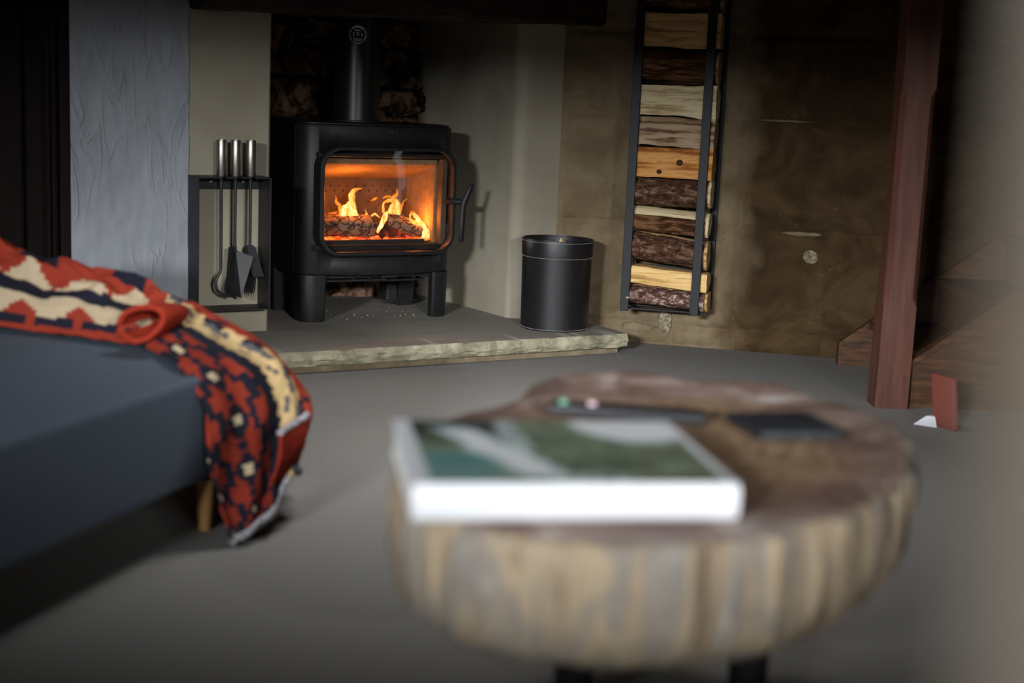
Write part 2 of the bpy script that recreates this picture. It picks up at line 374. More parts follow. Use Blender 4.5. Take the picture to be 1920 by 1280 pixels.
# ------------------------------------------------------------ room shell
struct('floor', MB().span((-3.2, -2.6, -.06), (3.2, 7.0, 0)), M['carpet'])
struct('ceiling', MB().span((-3.2, -2.6, 2.35), (3.2, 7.0, 2.42)), M['room_plaster'])
def wall_with_holes(axis, pos, a0, a1, holes, th=.1):
    m = MB(); cur = a0
    def put(p, q, r, s_):
        if axis == 'x': m.span((p, pos, r), (q, pos - th, s_))
        else: m.span((pos, p, r), (pos + th, q, s_))
    for h0, h1, z0, z1 in holes:
        put(cur, h0, 0, 2.35); put(h0, h1, 0, z0); put(h0, h1, z1, 2.35); cur = h1
    put(cur, a1, 0, 2.35)
    return m
WB = [(-2.62, -1.20, 1.52, 2.00), (1.36, 2.10, 1.52, 1.98)]
struct('wall_back', wall_with_holes('x', -2.2, -3.0, 3.0, WB), M['room_plaster'])
struct('wall_right', wall_with_holes('y', 2.66, -2.3, 7.0, [(3.52, 3.68, .05, 1.9)]), M['room_plaster'])
struct('wall_left', MB().span((-2.7, -2.3, 0), (-2.6, 7.0, 2.35)), M['room_plaster'])
struct('wall_far', MB().span((-3.0, 6.85, 0), (3.0, 6.95, 2.35)), M['soot'])
def win(name, axis, pos, h0, h1, z0, z1, w_):
    m = MB()
    for a, b, c, d in ((h0, h1, z0, z0 + w_), (h0, h1, z1 - w_, z1), (h0, h0 + w_, z0 + w_, z1 - w_), (h1 - w_, h1, z0 + w_, z1 - w_)):
        if axis == 'x': m.span((a, pos - .07, c), (b, pos - .03, d))
        else: m.span((pos + .05, a, c), (pos + .09, b, d))
    struct(name, m, M['book_white'], smooth=False)
for k, (h0, h1, z0, z1) in enumerate(WB): win('window_%d' % (k + 1), 'x', -2.2, h0, h1, z0, z1, .03)
win('window_3', 'y', 2.66, 3.52, 3.68, .05, 1.9, .015)

# pale textured wall left of the fireplace: from the corner with the beige panel towards the left
def rough_plane(p0, p1, z0, z1, nu, nv, amp, sc, th):
    p0, p1 = Vector((*p0, 0)), Vector((*p1, 0)); t_ = (p1 - p0).normalized(); n_ = Vector((t_.y, -t_.x, 0))
    m = MB()
    def fn(a, b):
        q = p0.lerp(p1, a); z = z0 + (z1 - z0) * b
        return q + n_ * amp * fbm(q.x * sc + 3, z * sc * .5, q.y * sc) + Vector((0, 0, z))
    m.grid(fn, nu, nv)
    def fb(a, b): return p0.lerp(p1, a) - n_ * th + Vector((0, 0, z0 + (z1 - z0) * b))
    m.grid(fb, 1, 1)
    for (a, b) in ((p0, p0 - n_ * th), (p1, p1 - n_ * th)):
        m.grid(lambda i, j, a=a, b=b: a.lerp(b, i) + Vector((0, 0, z0 + (z1 - z0) * j)), 1, 1)
    return m
struct('wall_pier', rough_plane((-1.532, 4.88), (-1.172, 5.062), 0, 2.35, 50, 200, .006, 14, .25), M['textured_plaster'], norm=False)
# dark boarded door in its frame at the far left
d = struct('door_1', MB().span((-2.48, 4.97, 0), (-1.56, 5.0, 2.05)), M['dark_oak'])
for i in range(6):
    x = -2.46 + i * .15
    MB().span((x, 4.945, .02), (x + .14, 4.972, 2.03), bev=.006).build('board', M['dark_oak'], d)
m = MB()
m.span((-1.62, 4.86, 0), (-1.575, 5.02, 2.1), bev=.006); m.span((-1.575, 4.885, 0), (-1.535, 5.02, 2.1), bev=.005); m.span((-1.605, 4.84, 0), (-1.59, 4.87, 2.1), bev=.004)
m.build('door_frame', M['dark_oak'], d)
struct('wall_doorhead', MB().span((-2.5, 4.9, 2.1), (-1.53, 5.1, 2.35)), M['soot'])

# ------------------------------------------------------------ fireplace recess
HZ = .08
m = MB(); m.span((-.36, 0, .0), (0, .12, 2.0), bev=.008); m.span((-.12, .10, .0), (0, .80, 2.0))
struct('wall_recess_left', m, M['beige_plaster'], fr=FIRE)
m = MB()
prof = [(1.35, .34), (1.335, .0)]
for i in range(9):
    a = R(270 - 90 * i / 8)
    prof.append((1.047 + .05 + .05 * math.cos(a), .05 + .05 * math.sin(a)))
prof += [(1.040, .30), (1.018, .60), (1.003, .76), (1.003, .80), (1.35, .80)]
nz_ = 60
rings = []
for k in range(nz_ + 1):
    z = .0 + 2.0 * k / nz_
    ring = []
    for i, (x, y) in enumerate(prof):
        g = .016 * fbm(x * 9 + y * 7, y * 9, z * 9) if i in (13, 14) else .004 * fbm(x * 3, y * 3, z * 3)
        ring.append((x + g, y, z))
    rings.append(ring)
m.loft(rings)
struct('wall_recess_right', m, M['beige_plaster'], fr=FIRE)
nb_ = struct('wall_recess_back', MB().span((-.15, .80, 0), (1.2, .9, 2.0)), M['soot'], fr=FIRE)
# rubble of the recess back: each stone its own piece
def stone_piece(parent, poly, y0, depth, mat, seed, bulge=.02):
    cx = sum(p[0] for p in poly) / len(poly); cz = sum(p[1] for p in poly) / len(poly)
    m = MB(); rings = []
    for k, (s_, d_) in enumerate(((1, 0), (.97, .6), (.80, 1.0), (.45, 1.12))):
        rings.append([(cx + (p[0] - cx) * s_ + .008 * fbm(p[0] * 20, p[1] * 20, seed), y0 - depth * d_ - bulge * fbm(p[0] * 11, p[1] * 11, seed + k), cz + (p[1] - cz) * s_) for p in poly])
    m.loft(rings)
    return m.build('stone', mat, parent, angle=50)
rnd = random.Random(3)
NX, NZ = 9, 11
jx = [[-.12 + 1.2 * i / NX + rnd.uniform(-.045, .045) + (.06 if k % 2 else 0) for i in range(NX + 1)] for k in range(NZ + 1)]
jz = [[.08 + 1.45 * k / NZ + rnd.uniform(-.035, .035) for i in range(NX + 1)] for k in range(NZ + 1)]
for k in range(NZ):
    for i in range(NX):
        q = [(jx[k][i], jz[k][i]), (jx[k][i + 1], jz[k][i + 1]), (jx[k + 1][i + 1], jz[k + 1][i + 1]), (jx[k + 1][i], jz[k + 1][i])]
        cx = sum(p[0] for p in q) / 4; cz = sum(p[1] for p in q) / 4
        q = [(cx + (p[0] - cx) * .94, cz + (p[1] - cz) * .94) for p in q]
        poly = []
        for a in range(4):
            p, n2 = q[a], q[(a + 1) % 4]
            for f_ in (0, .33, .66): poly.append((p[0] + (n2[0] - p[0]) * f_ + rnd.uniform(-.01, .01), p[1] + (n2[1] - p[1]) * f_ + rnd.uniform(-.01, .01)))
        stone_piece(nb_, poly, .805, rnd.uniform(.03, .07), M['sooty_stone'], k * 17 + i, .03)
# closing register plate high in the chimney and the lintel beam
struct('beam', MB().box((.53, .02, 1.357), (1.67, .30, .21), bev=.02, seg=2), M['dark_beam'], fr=FIRE)
bm_o = bpy.data.objects['beam']
bmx = bmesh.new(); bmx.from_mesh(bm_o.data)
bmesh.ops.subdivide_edges(bmx, edges=[e for e in bmx.edges if e.calc_length() > .3], cuts=40, use_grid_fill=True)
for v_ in bmx.verts:
    s_ = (v_.co.x + .30) / 1.66
    v_.co.z += .048 * (s_ - .5) + .014 * fbm(v_.co.x * 5, v_.co.y * 5, v_.co.z * 4) + .005 * fbm(v_.co.x * 18, v_.co.y * 18, 2)
    v_.co.y += .012 * fbm(v_.co.x * 4, 3, v_.co.z * 9)
bmx.to_mesh(bm_o.data); bmx.free()
struct('wall_chimney_breast', MB().span((-.36, -.02, 1.46), (1.35, .14, 2.35)), M['room_plaster'], fr=FIRE)
struct('trim_1', MB().span((-.05, .14, 1.50), (1.2, .8, 1.53)), M['soot'], fr=FIRE)

# hearth slab: one thick stone with a riven front edge
m = MB()
m.mi = 0
fx0, fx1, fy = -.62, 1.318, -.445
def front_pt(x, zf):
    return (x, fy - .004 - .010 * fbm(x * 14, zf * 60, 1) - .012 * (1 - abs(2 * zf - 1)) + (.02 if zf < .05 else 0), .022 + (HZ - .022) * zf)
NXH = 150
m.grid(lambda a, b: (fx0 + (fx1 - fx0) * a, (fy if b == 0 else fy + (1.245) * b) , HZ - .0) if b > 0 else (*front_pt(fx0 + (fx1 - fx0) * a, 1)[:2], HZ), NXH, 8)
m.mi = 1
m.grid(lambda a, b: front_pt(fx0 + (fx1 - fx0) * a, b), NXH, 10)
m.grid(lambda a, b: (fx1 + .006 * fbm(a * 6, b * 4, 7) * (0 if b in (0, 1) else 1), front_pt(fx1, b)[1] if a == 0 else fy + 1.245 * a, .022 + (HZ - .022) * b), 14, 6)
bmesh.ops.remove_doubles(m.bm, verts=m.bm.verts, dist=.0005)
h = solid_mesh('hearth_slab', m, [M['hearth_top'], M['hearth_edge']], 'thick grey stone hearth slab with rough front edge under the stove', 'hearth', base=(0, 0, 0), fr=FIRE, angle=40, norm=False)
MB().span((-.6, fy + .025, 0), (fx1 - .02, fy + .30, .024)).build('mortar_bed', M['mortar'], h)

# ------------------------------------------------------------ stone wall, stone by stone
ws = struct('wall_stone', MB().span((-.30, .007, 0), (1.75, .30, 2.35)), M['sandstone'], fr=WALL)
rows = [(.0, .077), (.080, .489), (.492, .928), (.931, 1.257), (1.260, 1.62), (1.623, 2.0)]
cuts = [[-.28, .20, .46, .80, 1.2, 1.7], [-.28, .455, 1.18, 1.7], [-.28, .452, 1.10, 1.7], [-.28, .436, 1.25, 1.7], [-.28, .455, 1.0, 1.7], [-.28, .3, 1.1, 1.7]]
seed = 0
for (z0, z1), cu in zip(rows, cuts):
    for x0, x1 in zip(cu[:-1], cu[1:]):
        seed += 1
        nu, nv = max(6, int((x1 - x0) / .018)), max(4, int((z1 - z0) / .018))
        m = MB()
        def fn(a, b):
            x = x0 + .0015 + (x1 - x0 - .003) * a; z = z0 + (z1 - z0) * b
            e = min(a * (x1 - x0), (1 - a) * (x1 - x0), b * (z1 - z0), (1 - b) * (z1 - z0))
            k = sm(0, .009, e)
            wob = .007 * fbm(x * 7, z * 7, seed) + .004 * fbm(x * 25, z * 25, seed)
            xx = x + .003 * fbm(x * 9, z * 9, seed + 50) * (1 - k); zz = z + .004 * fbm(x * 6, z * 9, seed + 90) * (1 - k)
            return (xx, .013 - .014 * k - wob * (.3 + .7 * k) - (.010 if x0 > .4 and z0 < .05 else 0), zz)
        m.grid(fn, nu, nv)
        m.build('stone', M['sandstone'], ws, base=(0, 0, 0), angle=60, norm=False)
        me = bpy.data.objects[[o.name for o in ws.children][-1]].data
        if me.polygons[0].normal.y > 0: me.flip_normals()
m = MB()
rr = [[(.738 + .030 * s_ * math.cos(a) * (1 + .2 * fbm(math.cos(a) * 2, math.sin(a) * 2, 5)) + .010 * s_ * math.sin(a), -.002 - d_ + .006 * fbm(math.cos(a) * 3, math.sin(a) * 3, s_ * 5), .40 + .026 * s_ * math.sin(a) - .012 * s_ * math.cos(a)) for a in [2 * math.pi * j / 16 for j in range(16)]] for s_, d_ in ((1, -.01), (.95, .008), (.6, .016), (.2, .018))]
m.loft(rr); m.build('pebble', M['pale_stone'], ws)
for (x, z, w_, hh, sd) in ((.175, .10, .055, .11, 1), (.06, .068, .14, .035, 2), (.60, .928, .20, .010, 3), (.70, .489, .16, .016, 4)):
    m = MB()
    m.loft([[(x + w_ * .5 * s_ * math.cos(a) * (1 + .45 * fbm(math.cos(a) * 2.2, math.sin(a) * 2.2, sd)), .004 - d_, z + hh * .5 * s_ * math.sin(a) * (1 + .45 * fbm(math.cos(a) * 2.2, math.sin(a) * 2.2, sd + 9))) for a in [2 * math.pi * j / 26 for j in range(26)]] for s_, d_ in ((1, .004), (.9, .011), (.5, .014), (.1, .014))])
    m.build('mortar_smear', M['mortar'] if sd > 1 else M['pale_stone'], ws)

# ------------------------------------------------------------ wood stove
SB = (.493, .32, HZ)
stove = thing('wood_stove', 'black cast iron wood burning stove with a large glass door and lit fire', 'stove', SB, FIRE)
SX = .512
def plan(hw, yf, yb, bow, r, n=9, nf=14):
    # rounded plan outline: bowed front at small y, square back
    pts = []
    for i in range(n + 1):
        a = R(180 + 90 * i / n); pts.append((SX - hw + r + r * math.cos(a), yf + bow + r + r * math.sin(a)))
    for i in range(1, nf):
        f_ = i / nf; x = SX - hw + r + (2 * hw - 2 * r) * f_
        pts.append((x, yf + bow - bow * (1 - (2 * f_ - 1) ** 2)))
    for i in range(n + 1):
        a = R(270 + 90 * i / n); pts.append((SX + hw - r + r * math.cos(a), yf + bow + r + r * math.sin(a)))
    pts += [(SX + hw, yb), (SX - hw, yb)]
    return pts
HW, YF, YB, BOW = .331, .088, .53, .035
m = MB()
rings = []
for z, k in ((.262, .012), (.266, .004), (.276, 0), (.831, 0), (.841, .003), (.845, .010)):
    rings.append([(x, y, z) for x, y in plan(HW - k, YF + k, YB - k, BOW, .075)])
m.loft(rings)
body = m.build('body', M['stove_black'], stove, angle=30)
cut = MB(); cut.prism_y(rrect(.522, .553, .273, .186, .075), .0, .45)
cobj = cut.build('cutter', M['stove_black'], stove)
md = body.modifiers.new('b', 'BOOLEAN'); md.operation = 'DIFFERENCE'; md.solver = 'EXACT'; md.object = cobj
bpy.context.view_layer.update()
apply_mods(body); bpy.data.objects.remove(cobj)
m = MB(); pts = plan(HW - .008, YF + .012, YB - .008, BOW, .07)
m.loft([[(x, y, .845) for x, y in pts], [(x, y, .849) for x, y in pts], [(SX + (x - SX) * .95, .3 + (y - .3) * .95, .8535) for x, y in pts]])
m.build('top_plate', M['stove_black'], stove)
for sx in (-1, 1):
    m = MB(); x = SX + sx * (HW + .001)
    m.span((x - .002, .205, .27), (x + .002, .2065, .84)); m.build('side_seam', M['soot'], stove)
# legs: plates wrapping the corners, tapering down
def leg(sx, yf, yb, top, w0, w1, rr_=.055):
    m = MB(); rings = []
    for z, t_ in ((HZ, 1), (HZ + .004, .985), (top, 0), (top + .002, 0)):
        w_ = w0 + (w1 - w0) * t_; xo = SX + sx * (HW - .004 - .006 * t_); y0 = yf + .004 * t_; y1 = yb - .03 * t_
        p = []
        for i in range(8):
            a = R(180 + 90 * i / 7); p.append((rr_ + rr_ * math.cos(a), rr_ + rr_ * math.sin(a)))
        p += [(w_ - .008, 0), (w_, .008), (w_, .04), (w_ * .55, .06), (w_ * .45, y1 - y0), (0, y1 - y0)]
        if z == HZ: p = [(w_ / 2 + (a - w_ / 2) * .97, .04 + (b - .04) * .97) for a, b in p]
        rings.append([(xo - sx * a, y0 + b, z) for a, b in p])
    m.loft(rings); m.build('leg', M['stove_black'], stove)
leg(-1, .122, .25, .262, .102, .093); leg(1, .122, .25, .262, .088, .080)
for sx in (-1, 1):
    m = MB(); x = SX + sx * (HW - .05)
    m.loft([[(x - .03, .45, HZ), (x + .03, .45, HZ), (x + .03, .5, HZ), (x - .03, .5, HZ)], [(x - .045, .43, .262), (x + .045, .43, .262), (x + .045, .52, .262), (x - .045, .52, .262)]])
    m.build('leg', M['stove_black'], stove)
# ash tray, bolts and the air duct below the body
m = MB(); m.span((.24, .16, .244), (.79, .40, .258), bev=.003); m.span((.27, .15, .232), (.56, .36, .240), bev=.002); m.span((.50, .17, .226), (.74, .36, .234), bev=.002); m.span((.53, .14, .244), (.60, .17, .262), bev=.003)
m.build('ash_tray', M['steel_black'], stove)
for x in (.30, .42, .49, .60, .69, .75):
    m = MB(); m.lathe((x, .175, .238), [(.0, 0), (.009, 0), (.009, .012), (0, .012)], 6); m.build('bolt', M['steel_black'], stove)
m = MB(); m.span((.715, .47, .098), (.845, .55, .25), bev=.006); m.span((.705, .465, .090), (.855, .475, .104), bev=.003); m.span((.76, .46, .084), (.785, .47, .096), bev=.003)
m.build('air_duct', M['steel_black'], stove)
# door frame ring, glass and handle
DX, DZ, DHW, DHH = .5185, .5545, .292, .2115
m = MB()
o1, o2, i1 = rrect(DX, DZ, DHW, DHH, .085, 10), rrect(DX, DZ, DHW - .006, DHH - .006, .080, 10), rrect(DX, DZ, DHW - .013, DHH - .013, .074, 10)
i2 = rrect(DX, DZ, DHW - .016, DHH - .016, .072, 10)
def bowy(p, y): return (p[0], y - .012 * (1 - ((p[0] - DX) / DHW) ** 2), p[1])
m.loft([[bowy(p, .165) for p in o1], [bowy(p, .062) for p in o1], [bowy(p, .056) for p in o2], [bowy(p, .056) for p in i1], [bowy(p, .060) for p in i2], [bowy(p, .130) for p in i2], [bowy(p, .165) for p in o1]], caps=False)
door = m.build('door', M['stove_black'], stove, angle=40)
m = MB()
gp = rrect(DX, DZ, DHW - .0155, DHH - .0155, .072, 10)
def gpt(p, y, s_): return bowy((DX + (p[0] - DX) * s_, DZ + (p[1] - DZ) * s_), y)
vs = m.loft([[gpt(p, .064, s_) for p in gp] for s_ in (1, .75, .5, .25, .05)], caps=False)
m.bm.faces.new(vs[-1])
m.build('door_glass', M['stove_glass'], door)
m = MB()
m.tube([(.785, .085, .555), (.800, .055, .556), (.822, .035, .556)], [.013, .013, .012], 12)
m.tube([(.856, .018, .629), (.852, .018, .617), (.838, .022, .577), (.830, .026, .556), (.825, .026, .53), (.822, .024, .47), (.820, .024, .405), (.820, .024, .396)], [.006, .0115, .0125, .0135, .012, .0115, .0115, .006], 12, flat=.75)
m.build('door_handle', M['stove_black'], door)
# raised lettering and crest on the front above the door
def text_mesh(body_, size, ext=.001):
    cu = bpy.data.curves.new('t', 'FONT'); cu.body = body_; cu.size = size; cu.extrude = ext; cu.align_x = 'CENTER'; cu.align_y = 'CENTER'; cu.resolution_u = 3
    o = bpy.data.objects.new('t', cu); col.objects.link(o)
    bpy.context.view_layer.update()
    me = bpy.data.meshes.new_from_object(o.evaluated_get(bpy.context.evaluated_depsgraph_get()))
    b = bmesh.new(); b.from_mesh(me); bpy.data.objects.remove(o); bpy.data.curves.remove(cu); bpy.data.meshes.remove(me)
    return b
b = text_mesh('JØTUL', .026, .0012)
m = MB(); m.bm.free(); m.bm = b
m.warp(lambda c: Vector((.535 + c.x, YF + .0005 - c.z + .0006, .795 + c.y)))
m.build('lettering', M['stove_black'], stove, norm=False, smooth=False)
m = MB()
for s_ in (-1, 1):
    m.tube([(.535 + s_ * .016, YF, .815), (.535 + s_ * .019, YF, .824), (.535 + s_ * .012, YF, .834), (.535 + s_ * .004, YF, .837)], .0012, 6)
    m.tube([(.535 + s_ * .006, YF, .815), (.535 + s_ * .008, YF, .825), (.535, YF, .831)], .0011, 6)
m.tube([(.535, YF, .813), (.535, YF, .831)], .0011, 6)
m.build('crest', M['stove_black'], stove)
# firebox lining: back plate with air holes, side bricks, sloping baffle
m = MB(); m.span((.222, .402, .375), (.79, .412, .72)); m.build('back_plate', M['fire_steel'], stove)
for r_, zz in ((0, .592), (1, .571)):
    for k in range(12):
        x = .30 + k * .038 + (.019 if r_ else 0)
        m = MB(); m.lathe((0, 0, 0), [(0, 0), (.0034, 0), (.0034, .002), (0, .002)], 10); m.warp(lambda c: Vector((x + c.x, .4025 - c.z, zz + c.y)))
        m.build('air_hole', M['soot'], stove)
m = MB(); m.span((.757, .150, .375), (.79, .402, .72), bev=.003); m.build('side_brick', M['vermiculite'], stove)
m = MB(); m.span((.224, .150, .375), (.246, .402, .72), bev=.003); m.build('side_brick', M['vermiculite'], stove)
m = MB()
m.loft([[(x, .145, .690), (x, .138, .697), (x, .136, .706), (x, .139, .714), (x, .148, .720), (x, .405, .655), (x, .405, .624)] for x in (.24, .757)])
m.build('baffle', M['vermiculite'], stove)
m = MB(); m.span((.222, .10, .362), (.79, .42, .382)); m.build('firebox_floor', M['soot'], stove)
m = MB(); m.span((.235, .135, .380), (.715, .147, .399), bev=.003); m.build('log_guard', M['steel_black'], stove)
m = MB(); m.span((.768, .105, .37), (.792, .150, .72), bev=.002); m.build('side_rail', M['fire_steel'], stove)
m = MB(); m.span((.232, .09, .722), (.785, .14, .738), bev=.003); m.build('air_wash_bar', M['steel_black'], stove)

# burning logs, embers and flames
def char_log(p0, p1, r0, label, seed, cut_=0):
    p0, p1 = Vector(p0), Vector(p1); c0 = (p0 + p1) / 2
    m = MB(); t_ = (p1 - p0); L = t_.length; t_.normalize(); a = Vector((0, 1, 0)); a = (a - t_ * a.dot(t_)).normalized(); b = t_.cross(a)
    rings = []
    N = 26
    for i in range(N + 1):
        f_ = i / N; e = min(f_, 1 - f_) * L
        rk = r0 * (1 - .35 * (1 - sm(0, .02, e)))
        ring = []
        for j in range(22):
            q = 2 * math.pi * j / 22
            rr_ = rk * (1 + .16 * fbm(math.cos(q) * 1.5, math.sin(q) * 1.5, f_ * L * 12 + seed) + .06 * fbm(math.cos(q) * 5, math.sin(q) * 5, f_ * L * 50 + seed))
            if cut_ and math.sin(q - cut_) > .45: rr_ *= .45 / math.sin(q - cut_)
            ring.append(p0 + t_ * L * f_ + a * rr_ * math.cos(q) + b * rr_ * math.sin(q))
        rings.append(ring)
    m.loft(rings)
    return solid_mesh('burning_log', m, M['char'], label, 'log', base=tuple(c0 - Vector((0, 0, r0))), fr=FIRE, group='logs burning in the stove', angle=60)
char_log((.245, .225, .447), (.535, .222, .441), .044, 'charred cracked log lying level at the left of the fire', 3)
l2 = char_log((.575, .235, .462), (.775, .225, .412), .040, 'charred log sloping down to the right under the right flames', 11)
m = MB(); m.loft([[(.538, .196, .395), (.575, .185, .395), (.66, .19, .395), (.635, .20, .44), (.600, .205, .466), (.575, .205, .462)], [(.538, .25, .395), (.575, .25, .395), (.66, .25, .395), (.635, .25, .44), (.600, .25, .466), (.575, .25, .462)]])
solid_mesh('burning_log', m, M['ember_wood'], 'split log end glowing red between the two charred logs', 'log', base=(.59, .22, .395), fr=FIRE, group='logs burning in the stove')
char_log((.30, .325, .445), (.45, .31, .478), .026, 'small dark log piece behind the left charred log', 21)
m = MB()
m.grid(lambda a, b: (.245 + .51 * a, .15 + .24 * b, .384 + .022 * math.sin(math.pi * min(1, max(0, b * .9 + .1))) + .012 * fbm(a * 22, b * 10, 4)), 70, 30)
solid_mesh('ember_bed', m, M['ember'], 'bed of glowing red embers under the burning logs', 'embers', base=(.5, .27, .384), fr=FIRE, kind='stuff', norm=False)
def flame(tongues, label):
    base = Vector(tongues[0][0][:3]); m = MB(); heat = []
    for tg in tongues:
        P = [Vector(q) for q in (p[:3] for p in tg)]; W = [p[3] for p in tg]; H0 = [p[4] for p in tg]
        n = len(P) * 7; pts, rad, hs = [], [], []
        for i in range(n + 1):
            f_ = i / n; c = catmull(P, f_); c.x += .0022 * fbm(c.z * 60, c.x * 30, 2); c.y += .006 * fbm(c.z * 50, 3, c.x * 20)
            pts.append(c); rad.append(max(.0004, catmull(W, f_) * (1 + .22 * fbm(c.z * 70, c.x * 40, 8)))); hs.append(max(0, min(1, catmull(H0, f_))))
        m.tube(pts, rad, 12, flat=.45); heat += [h_ for h_ in hs for _ in range(12)]
    o = solid_mesh('flame', m, M['flame'], label, 'flame', base=tuple(base), fr=FIRE, group='flames above the logs', angle=180)
    at = o.data.attributes.new('flame_level', 'FLOAT', 'POINT'); at.data.foreach_set('value', heat[:len(o.data.vertices)])
    return o
flame([[(.418, .225, .470, .040, .75), (.410, .225, .498, .036, .9), (.420, .225, .520, .022, 1), (.430, .225, .545, .013, .85), (.428, .225, .568, .013, .7), (.446, .225, .588, .008, .5), (.478, .225, .594, .001, .15)],
       [(.392, .225, .485, .010, .5), (.378, .225, .525, .008, .4), (.366, .225, .540, .006, .3), (.360, .225, .566, .001, .1)],
       [(.445, .22, .475, .016, .9), (.440, .22, .505, .012, .9), (.437, .22, .54, .006, .6), (.442, .22, .568, .002, .2)]], 'tall flame with a curled tip above the left log')
flame([[(.632, .255, .472, .030, .6), (.634, .255, .505, .028, .75), (.640, .255, .53, .018, .75), (.625, .255, .548, .010, .5), (.640, .255, .566, .007, .3), (.642, .255, .592, .001, .1)],
       [(.602, .25, .476, .006, .6), (.582, .25, .50, .006, .5), (.583, .25, .53, .005, .5), (.604, .25, .545, .008, .6), (.628, .25, .540, .004, .4)],
       [(.655, .25, .50, .008, .5), (.668, .25, .535, .004, .25), (.690, .25, .552, .001, .1)],
       [(.58, .25, .552, .002, .3), (.60, .25, .560, .005, .3), (.625, .25, .556, .003, .2)]], 'wide ragged flame over the right charred log')
flame([[(.528, .188, .420, .005, .8), (.540, .188, .445, .010, 1), (.556, .188, .475, .013, 1), (.566, .188, .498, .008, .9), (.568, .188, .508, .001, .6)]], 'narrow bright flame between the two logs')
flame([[(.757, .18, .391, .012, 1), (.757, .18, .408, .016, 1), (.742, .18, .432, .011, 1), (.720, .18, .460, .011, .95), (.696, .18, .484, .011, .85), (.676, .18, .503, .005, .5), (.668, .18, .506, .001, .2)],
       [(.728, .18, .452, .006, .9), (.700, .18, .452, .004, .8), (.676, .18, .464, .0045, .8), (.666, .18, .484, .005, .7), (.678, .18, .502, .005, .5)],
       [(.735, .185, .395, .014, .9), (.738, .185, .42, .010, .9), (.734, .185, .445, .003, .6)]], 'bright flame licking round the right end of the sloping log')
flame([[(.503, .23, .475, .012, .9), (.498, .23, .490, .006, .7), (.494, .23, .512, .001, .2)], [(.515, .23, .478, .004, .6), (.535, .23, .492, .005, .6), (.555, .225, .478, .003, .4)]], 'small low flame at the right end of the left log')
flame([[(.528, .26, .540, .002, .15), (.545, .26, .549, .006, .35), (.562, .26, .554, .001, .1)]], 'detached orange wisp floating between the two flames')
for nm, p, e in (('fire_light_left', (.42, .22, .56), 4.2), ('fire_light_right', (.71, .20, .47), 3.0)):
    d_ = bpy.data.lights.new(nm, 'POINT'); d_.energy = e; d_.color = (1.0, .27, .035); d_.shadow_soft_size = .03
    o = bpy.data.objects.new(nm, d_); col.objects.link(o); o.location = FIRE.w(p)

# flue pipe with its round badge
PB = (.4875, .325, .852)
pipe = thing('stove_pipe', 'matte black flue pipe rising from the top of the stove', 'stove pipe', PB, FIRE)
m = MB(); m.lathe(PB, [(.0905, 0), (.0905, .70)], 64); m.build('pipe', M['pipe_black'], pipe)
m = MB(); m.lathe(PB, [(.0915, 0), (.099, 0), (.099, .006), (.0915, .008)], 64); m.build('collar', M['steel_black'], pipe)
camF = FIRE.m.inverted() @ Vector((0, 0, .97))
PA = math.atan2(camF.y - PB[1], camF.x - PB[0])
def on_pipe(x, y, h):
    a = PA + x / .0905 + R(-1.5); r_ = .0905 + h
    return Vector((PB[0] + r_ * math.cos(a), PB[1] + r_ * math.sin(a), 1.190 + y))
def ring2(m, r0, r1, a0, a1, h, n=40, cx=0, cy=0):
    m.grid(lambda i, j: on_pipe(cx + (r0 + (r1 - r0) * j) * math.cos(R(a0 + (a1 - a0) * i)), cy + (r0 + (r1 - r0) * j) * math.sin(R(a0 + (a1 - a0) * i)), h), n, 1)
m = MB(); vs = m.loft([[on_pipe(.0355 * s_ * math.cos(q), .0355 * s_ * math.sin(q), .0008) for q in [2 * math.pi * j / 40 for j in range(40)]] for s_ in (1, .66, .33, .05)], caps=False)
badge = m.build('badge', M['badge_black'], pipe, norm=True)
m = MB()
ring2(m, .0338, .0352, 0, 360, .0013, 60)
ring2(m, .0265, .0325, 42, 134, .0013)
for a in (12, 22, 30, 148, 158, 168, 186, 200, -8, -18, -27, -35, 212):
    ring2(m, .0275, .0322, a, a + (5 if a % 4 else 7), .0013, 4)
ring2(m, .0155, .0195, 52, 132, .0013); ring2(m, .0145, .0180, 150, 205, .0013, 12); ring2(m, .0145, .018, -22, 25, .0013, 10); ring2(m, .0085, .0100, 30, 150, .0013, 14)
ring2(m, .0028, .0046, 0, 360, .0013, 20)
ring2(m, .0290, .0306, 248, 292, .0013, 14)
m.grid(lambda i, j: on_pipe(-.017 + .034 * i, -.0235 + .0016 * j, .0013), 8, 1)
b = text_mesh('Robeys', .0125, 0)
m.bm2 = b
for f_ in b.faces:
    vs_ = [m.bm.verts.new(on_pipe(v_.co.x, v_.co.y - .0165, .0013)) for v_ in f_.verts]
    m.bm.faces.new(vs_)
b.free()
m.build('badge_lettering', M['badge_white'], badge, norm=True, smooth=False)

# wood crumbs below the stove
m = MB(); rc = random.Random(5)
for k in range(26):
    x, y = rc.uniform(.33, .72), rc.uniform(.15, .42); s_ = rc.choice((.0012, .0014, .0018, .003))
    m.box((x, y, HZ + s_ * .4), (s_, s_ * 1.2, s_), rz=rc.uniform(0, 90))
solid_mesh('wood_crumbs', m, M['crumb'], 'tiny pale wood crumbs scattered on the hearth under the stove', 'crumbs', base=(.5, .3, HZ), fr=FIRE, kind='stuff')

